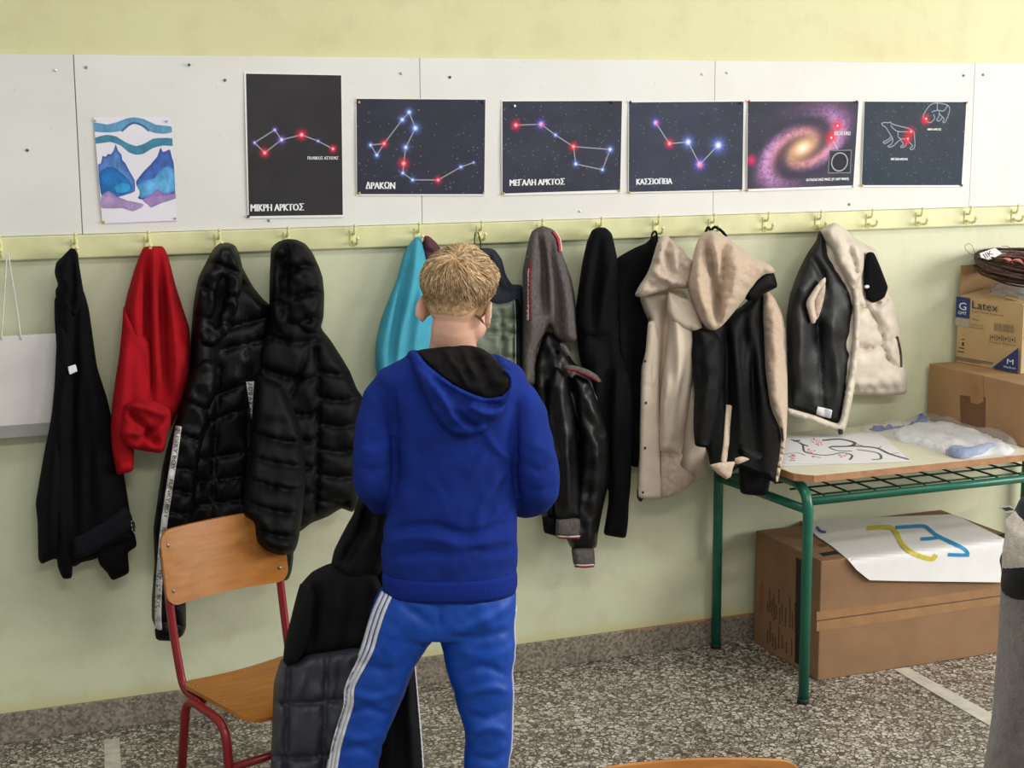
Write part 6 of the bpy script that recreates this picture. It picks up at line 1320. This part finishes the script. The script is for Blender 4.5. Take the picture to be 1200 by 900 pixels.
# ---- track pants
mb = MB(); loft(mb, PELV); loft(mb, LLEG, p=2.2); loft(mb, RLEG, p=2.2)
V, Fc, N_ = remesh(mb, 0.0062, 6)
PF = [([(460, 700), (490, 722), (512, 738)], 6, -.006), ([(514, 700), (516, 740)], 4, -.010, 'v'), ([(600, 705), (565, 728), (530, 742)], 6, .007), ([(525, 745), (560, 748), (600, 738)], 5, -.007), ([(530, 760), (570, 770), (602, 762)], 6, .006), ([(535, 790), (570, 782), (600, 795)], 5, -.008), ([(545, 815), (575, 806), (602, 812)], 5, .008), ([(540, 835), (570, 842), (600, 828)], 5, -.008), ([(545, 862), (575, 852), (600, 862)], 5, .008), ([(548, 885), (575, 890), (598, 880)], 5, -.007),
      ([(420, 775), (450, 786), (478, 776)], 6, -.006), ([(408, 812), (440, 818), (470, 806)], 5, .007), ([(402, 838), (430, 832), (460, 842)], 5, -.009), ([(398, 858), (425, 866), (452, 856)], 5, .007), ([(392, 882), (420, 876), (446, 888)], 5, -.007), ([(470, 690), (466, 730), (452, 790)], 9, .006), ([(500, 745), (480, 780), (466, 820)], 6, .006), ([(560, 700), (575, 740)], 8, .005)]
V = pxfold(V, N_, PF, [(.003, 22, 26, 151), (.002, 10, 9, 152)])
pn = obj('track_pants', V, Fc, m_pants, boy, fixn=False); SURF[pn.name] = BVHTree.FromPolygons([tuple(v) for v in V], Fc)
S1 = [(445, 694), (435, 716), (427, 740), (419, 766), (403, 804), (401, 826), (393, 852), (386, 878), (382, 902), (374, 940), (370, 960)]
for dx in (4.6, 10.6, 16.6):
    L_ = [(x+dx*(0.72 if y > 800 else 0.95)+(-1.5 if dx < 4 and 720 < y < 800 else 0), y) for x, y in S1]; ribbon('side_stripe', pn, m_stripe, L_, 3.5, [pn], .0016, .0014, along=True)
for o_ in (-.010, .010, .030):
    R_ = []
    for y in range(712, 962, 4):
        l_, r_ = [np.interp(y, [s_[0] for s_ in RLEG], [s_[k] for s_ in RLEG]) for k in (1, 2)]; c_ = Bp((l_+r_)/2, y, 0)+FD*o_
        h_ = SURF[pn.name].ray_cast(Vector(c_+LAT*.4), Vector(-LAT))
        if h_[0] is not None:
            n_ = np.array(h_[1]); n_ = n_ if n_@LAT > 0 else -n_; t_ = np.cross(n_, ZU); t_ /= np.linalg.norm(t_); p_ = np.array(h_[0]); R_.append((p_-t_*.0038, p_+t_*.0038, n_))
    V = []; m_ = len(R_)
    for a_, b_, n_ in R_: V += [a_+n_*.0028, b_+n_*.0028, b_-n_*.001, a_-n_*.001]
    obj('side_stripe', V, [(4*i+k, 4*i+(k+1) % 4, 4*i+4+(k+1) % 4, 4*i+4+k) for i in range(m_-1) for k in range(4)]+[(3, 2, 1, 0), (4*m_-4, 4*m_-3, 4*m_-2, 4*m_-1)], m_stripe, pn)
# ---- shoes
for sec in (LLEG, RLEG):
    c_ = zfl(Bp((sec[-1][1]+sec[-1][2])/2, sec[-1][0], 0)); mb = MB()
    limb(mb, [c_+ZU*.085-FD*.012, c_+ZU*.050, c_+FD*.07+ZU*.046, c_+FD*.14+ZU*.040, c_+FD*.195+ZU*.034], [.046, .047, .043, .040, .028], 18)
    V, Fc, N_ = remesh(mb, .006, 4); V[:, 2] = np.maximum(V[:, 2], .012); sh = obj('shoe', V, Fc, m_shoe, boy)
    mb = MB(); o2 = []
    for z in (0.0, .016):
        for k in range(28):
            a = 2*PI*k/28; o2.append(c_+FD*(.08+.138*math.cos(a))+LAT*.044*math.sin(a)*(1-.12*math.cos(a))+ZU*z)
    mb.add(o2, [tuple(range(28))[::-1], tuple(range(28, 56))]+[(k, (k+1) % 28, 28+(k+1) % 28, 28+k) for k in range(28)]); mb.build('sole', m_sole, sh)

# ================================================================== JACKET HELD BY THE BOY
m_jk = M('black_soft_shell', (11, 12, 15), 0.8, 0.12, 25, 0.3, 200, .001, spec=.25); m_jg = M('slate_grey_nylon', (62, 63, 72), 0.5, 0.07, 18, 0.3, 60, .002, spec=.4)
jk = empty('padded_jacket', Bp(400, 960, .16), 'black jacket with quilted slate grey lower half, hanging from the boy’s left hand', 'jacket')
def jc(name, mat, outline, off, **kw): return bcloth(name, jk, mat, outline, off, 3.2, .03, **kw)
jr = jc('back_panel', m_jk, [(446, 600), (462, 640), (476, 700), (486, 768), (491, 820), (496, 880), (499, 930), (490, 958), (425, 960), (420, 860), (430, 760), (436, 680)], .20, T=.03, R=14, folds=[([(466, 680), (478, 800), (484, 930)], 6, .010)], noise=[(.004, 14, 40, 161)])
ribbon('white_piping', jk, m_stripe, [(484.5, 766), (489.5, 820), (494.5, 880), (497, 928)], 1.6, [jr], .001, .003)
jc('hood', m_jk, [(420, 584), (432, 578), (450, 572), (466, 580), (466, 606), (458, 640), (446, 672), (425, 684), (400, 676), (388, 664), (392, 644), (404, 620), (414, 602)], lambda P: np.interp(P[:, 1], [585, 640, 680], [.175, .16, .15]), T=.05, R=16, folds=[([(436, 590), (420, 630), (402, 660)], 6, -.016), ([(448, 596), (438, 640)], 6, .012)], noise=[(.005, 10, 16, 163)])
jc('yoke', m_jk, [(388, 660), (410, 668), (436, 668), (448, 690), (440, 730), (432, 762), (416, 766), (385, 768), (360, 772), (345, 780), (338, 760), (346, 715), (352, 686), (366, 670)], .15, T=.05, R=20, folds=[([(372, 690), (366, 730), (362, 765)], 7, -.010), ([(400, 690), (396, 750)], 8, .008)], noise=[(.004, 14, 24, 165)])
jc('quilted_skirt', m_jg, [(330, 772), (345, 774), (362, 765), (390, 760), (418, 756), (436, 762), (440, 800), (434, 860), (426, 920), (420, 958), (380, 966), (330, 962), (316, 950), (317, 900), (319, 850), (321, 800)], .145, T=.05, R=20, seams=[[(318, 822), (345, 825), (380, 822), (436, 816)], [(316, 884), (345, 888), (432, 880)], [(338, 778), (336, 860), (333, 962)], [(384, 764), (380, 860), (378, 962)]], seamA=.006, seamW=2.2, puff=.014, puffW=13, folds=[([(356, 790), (350, 815)], 5, .008), ([(400, 770), (396, 815)], 6, -.006)], noise=[(.005, 12, 18, 167)])
jc('sleeve', m_jk, [(352, 684), (364, 684), (370, 700), (366, 735), (358, 762), (346, 778), (332, 775), (334, 752), (340, 728), (346, 704)], .09, T=.03, R=11, folds=[([(356, 700), (346, 760)], 5, .006)])
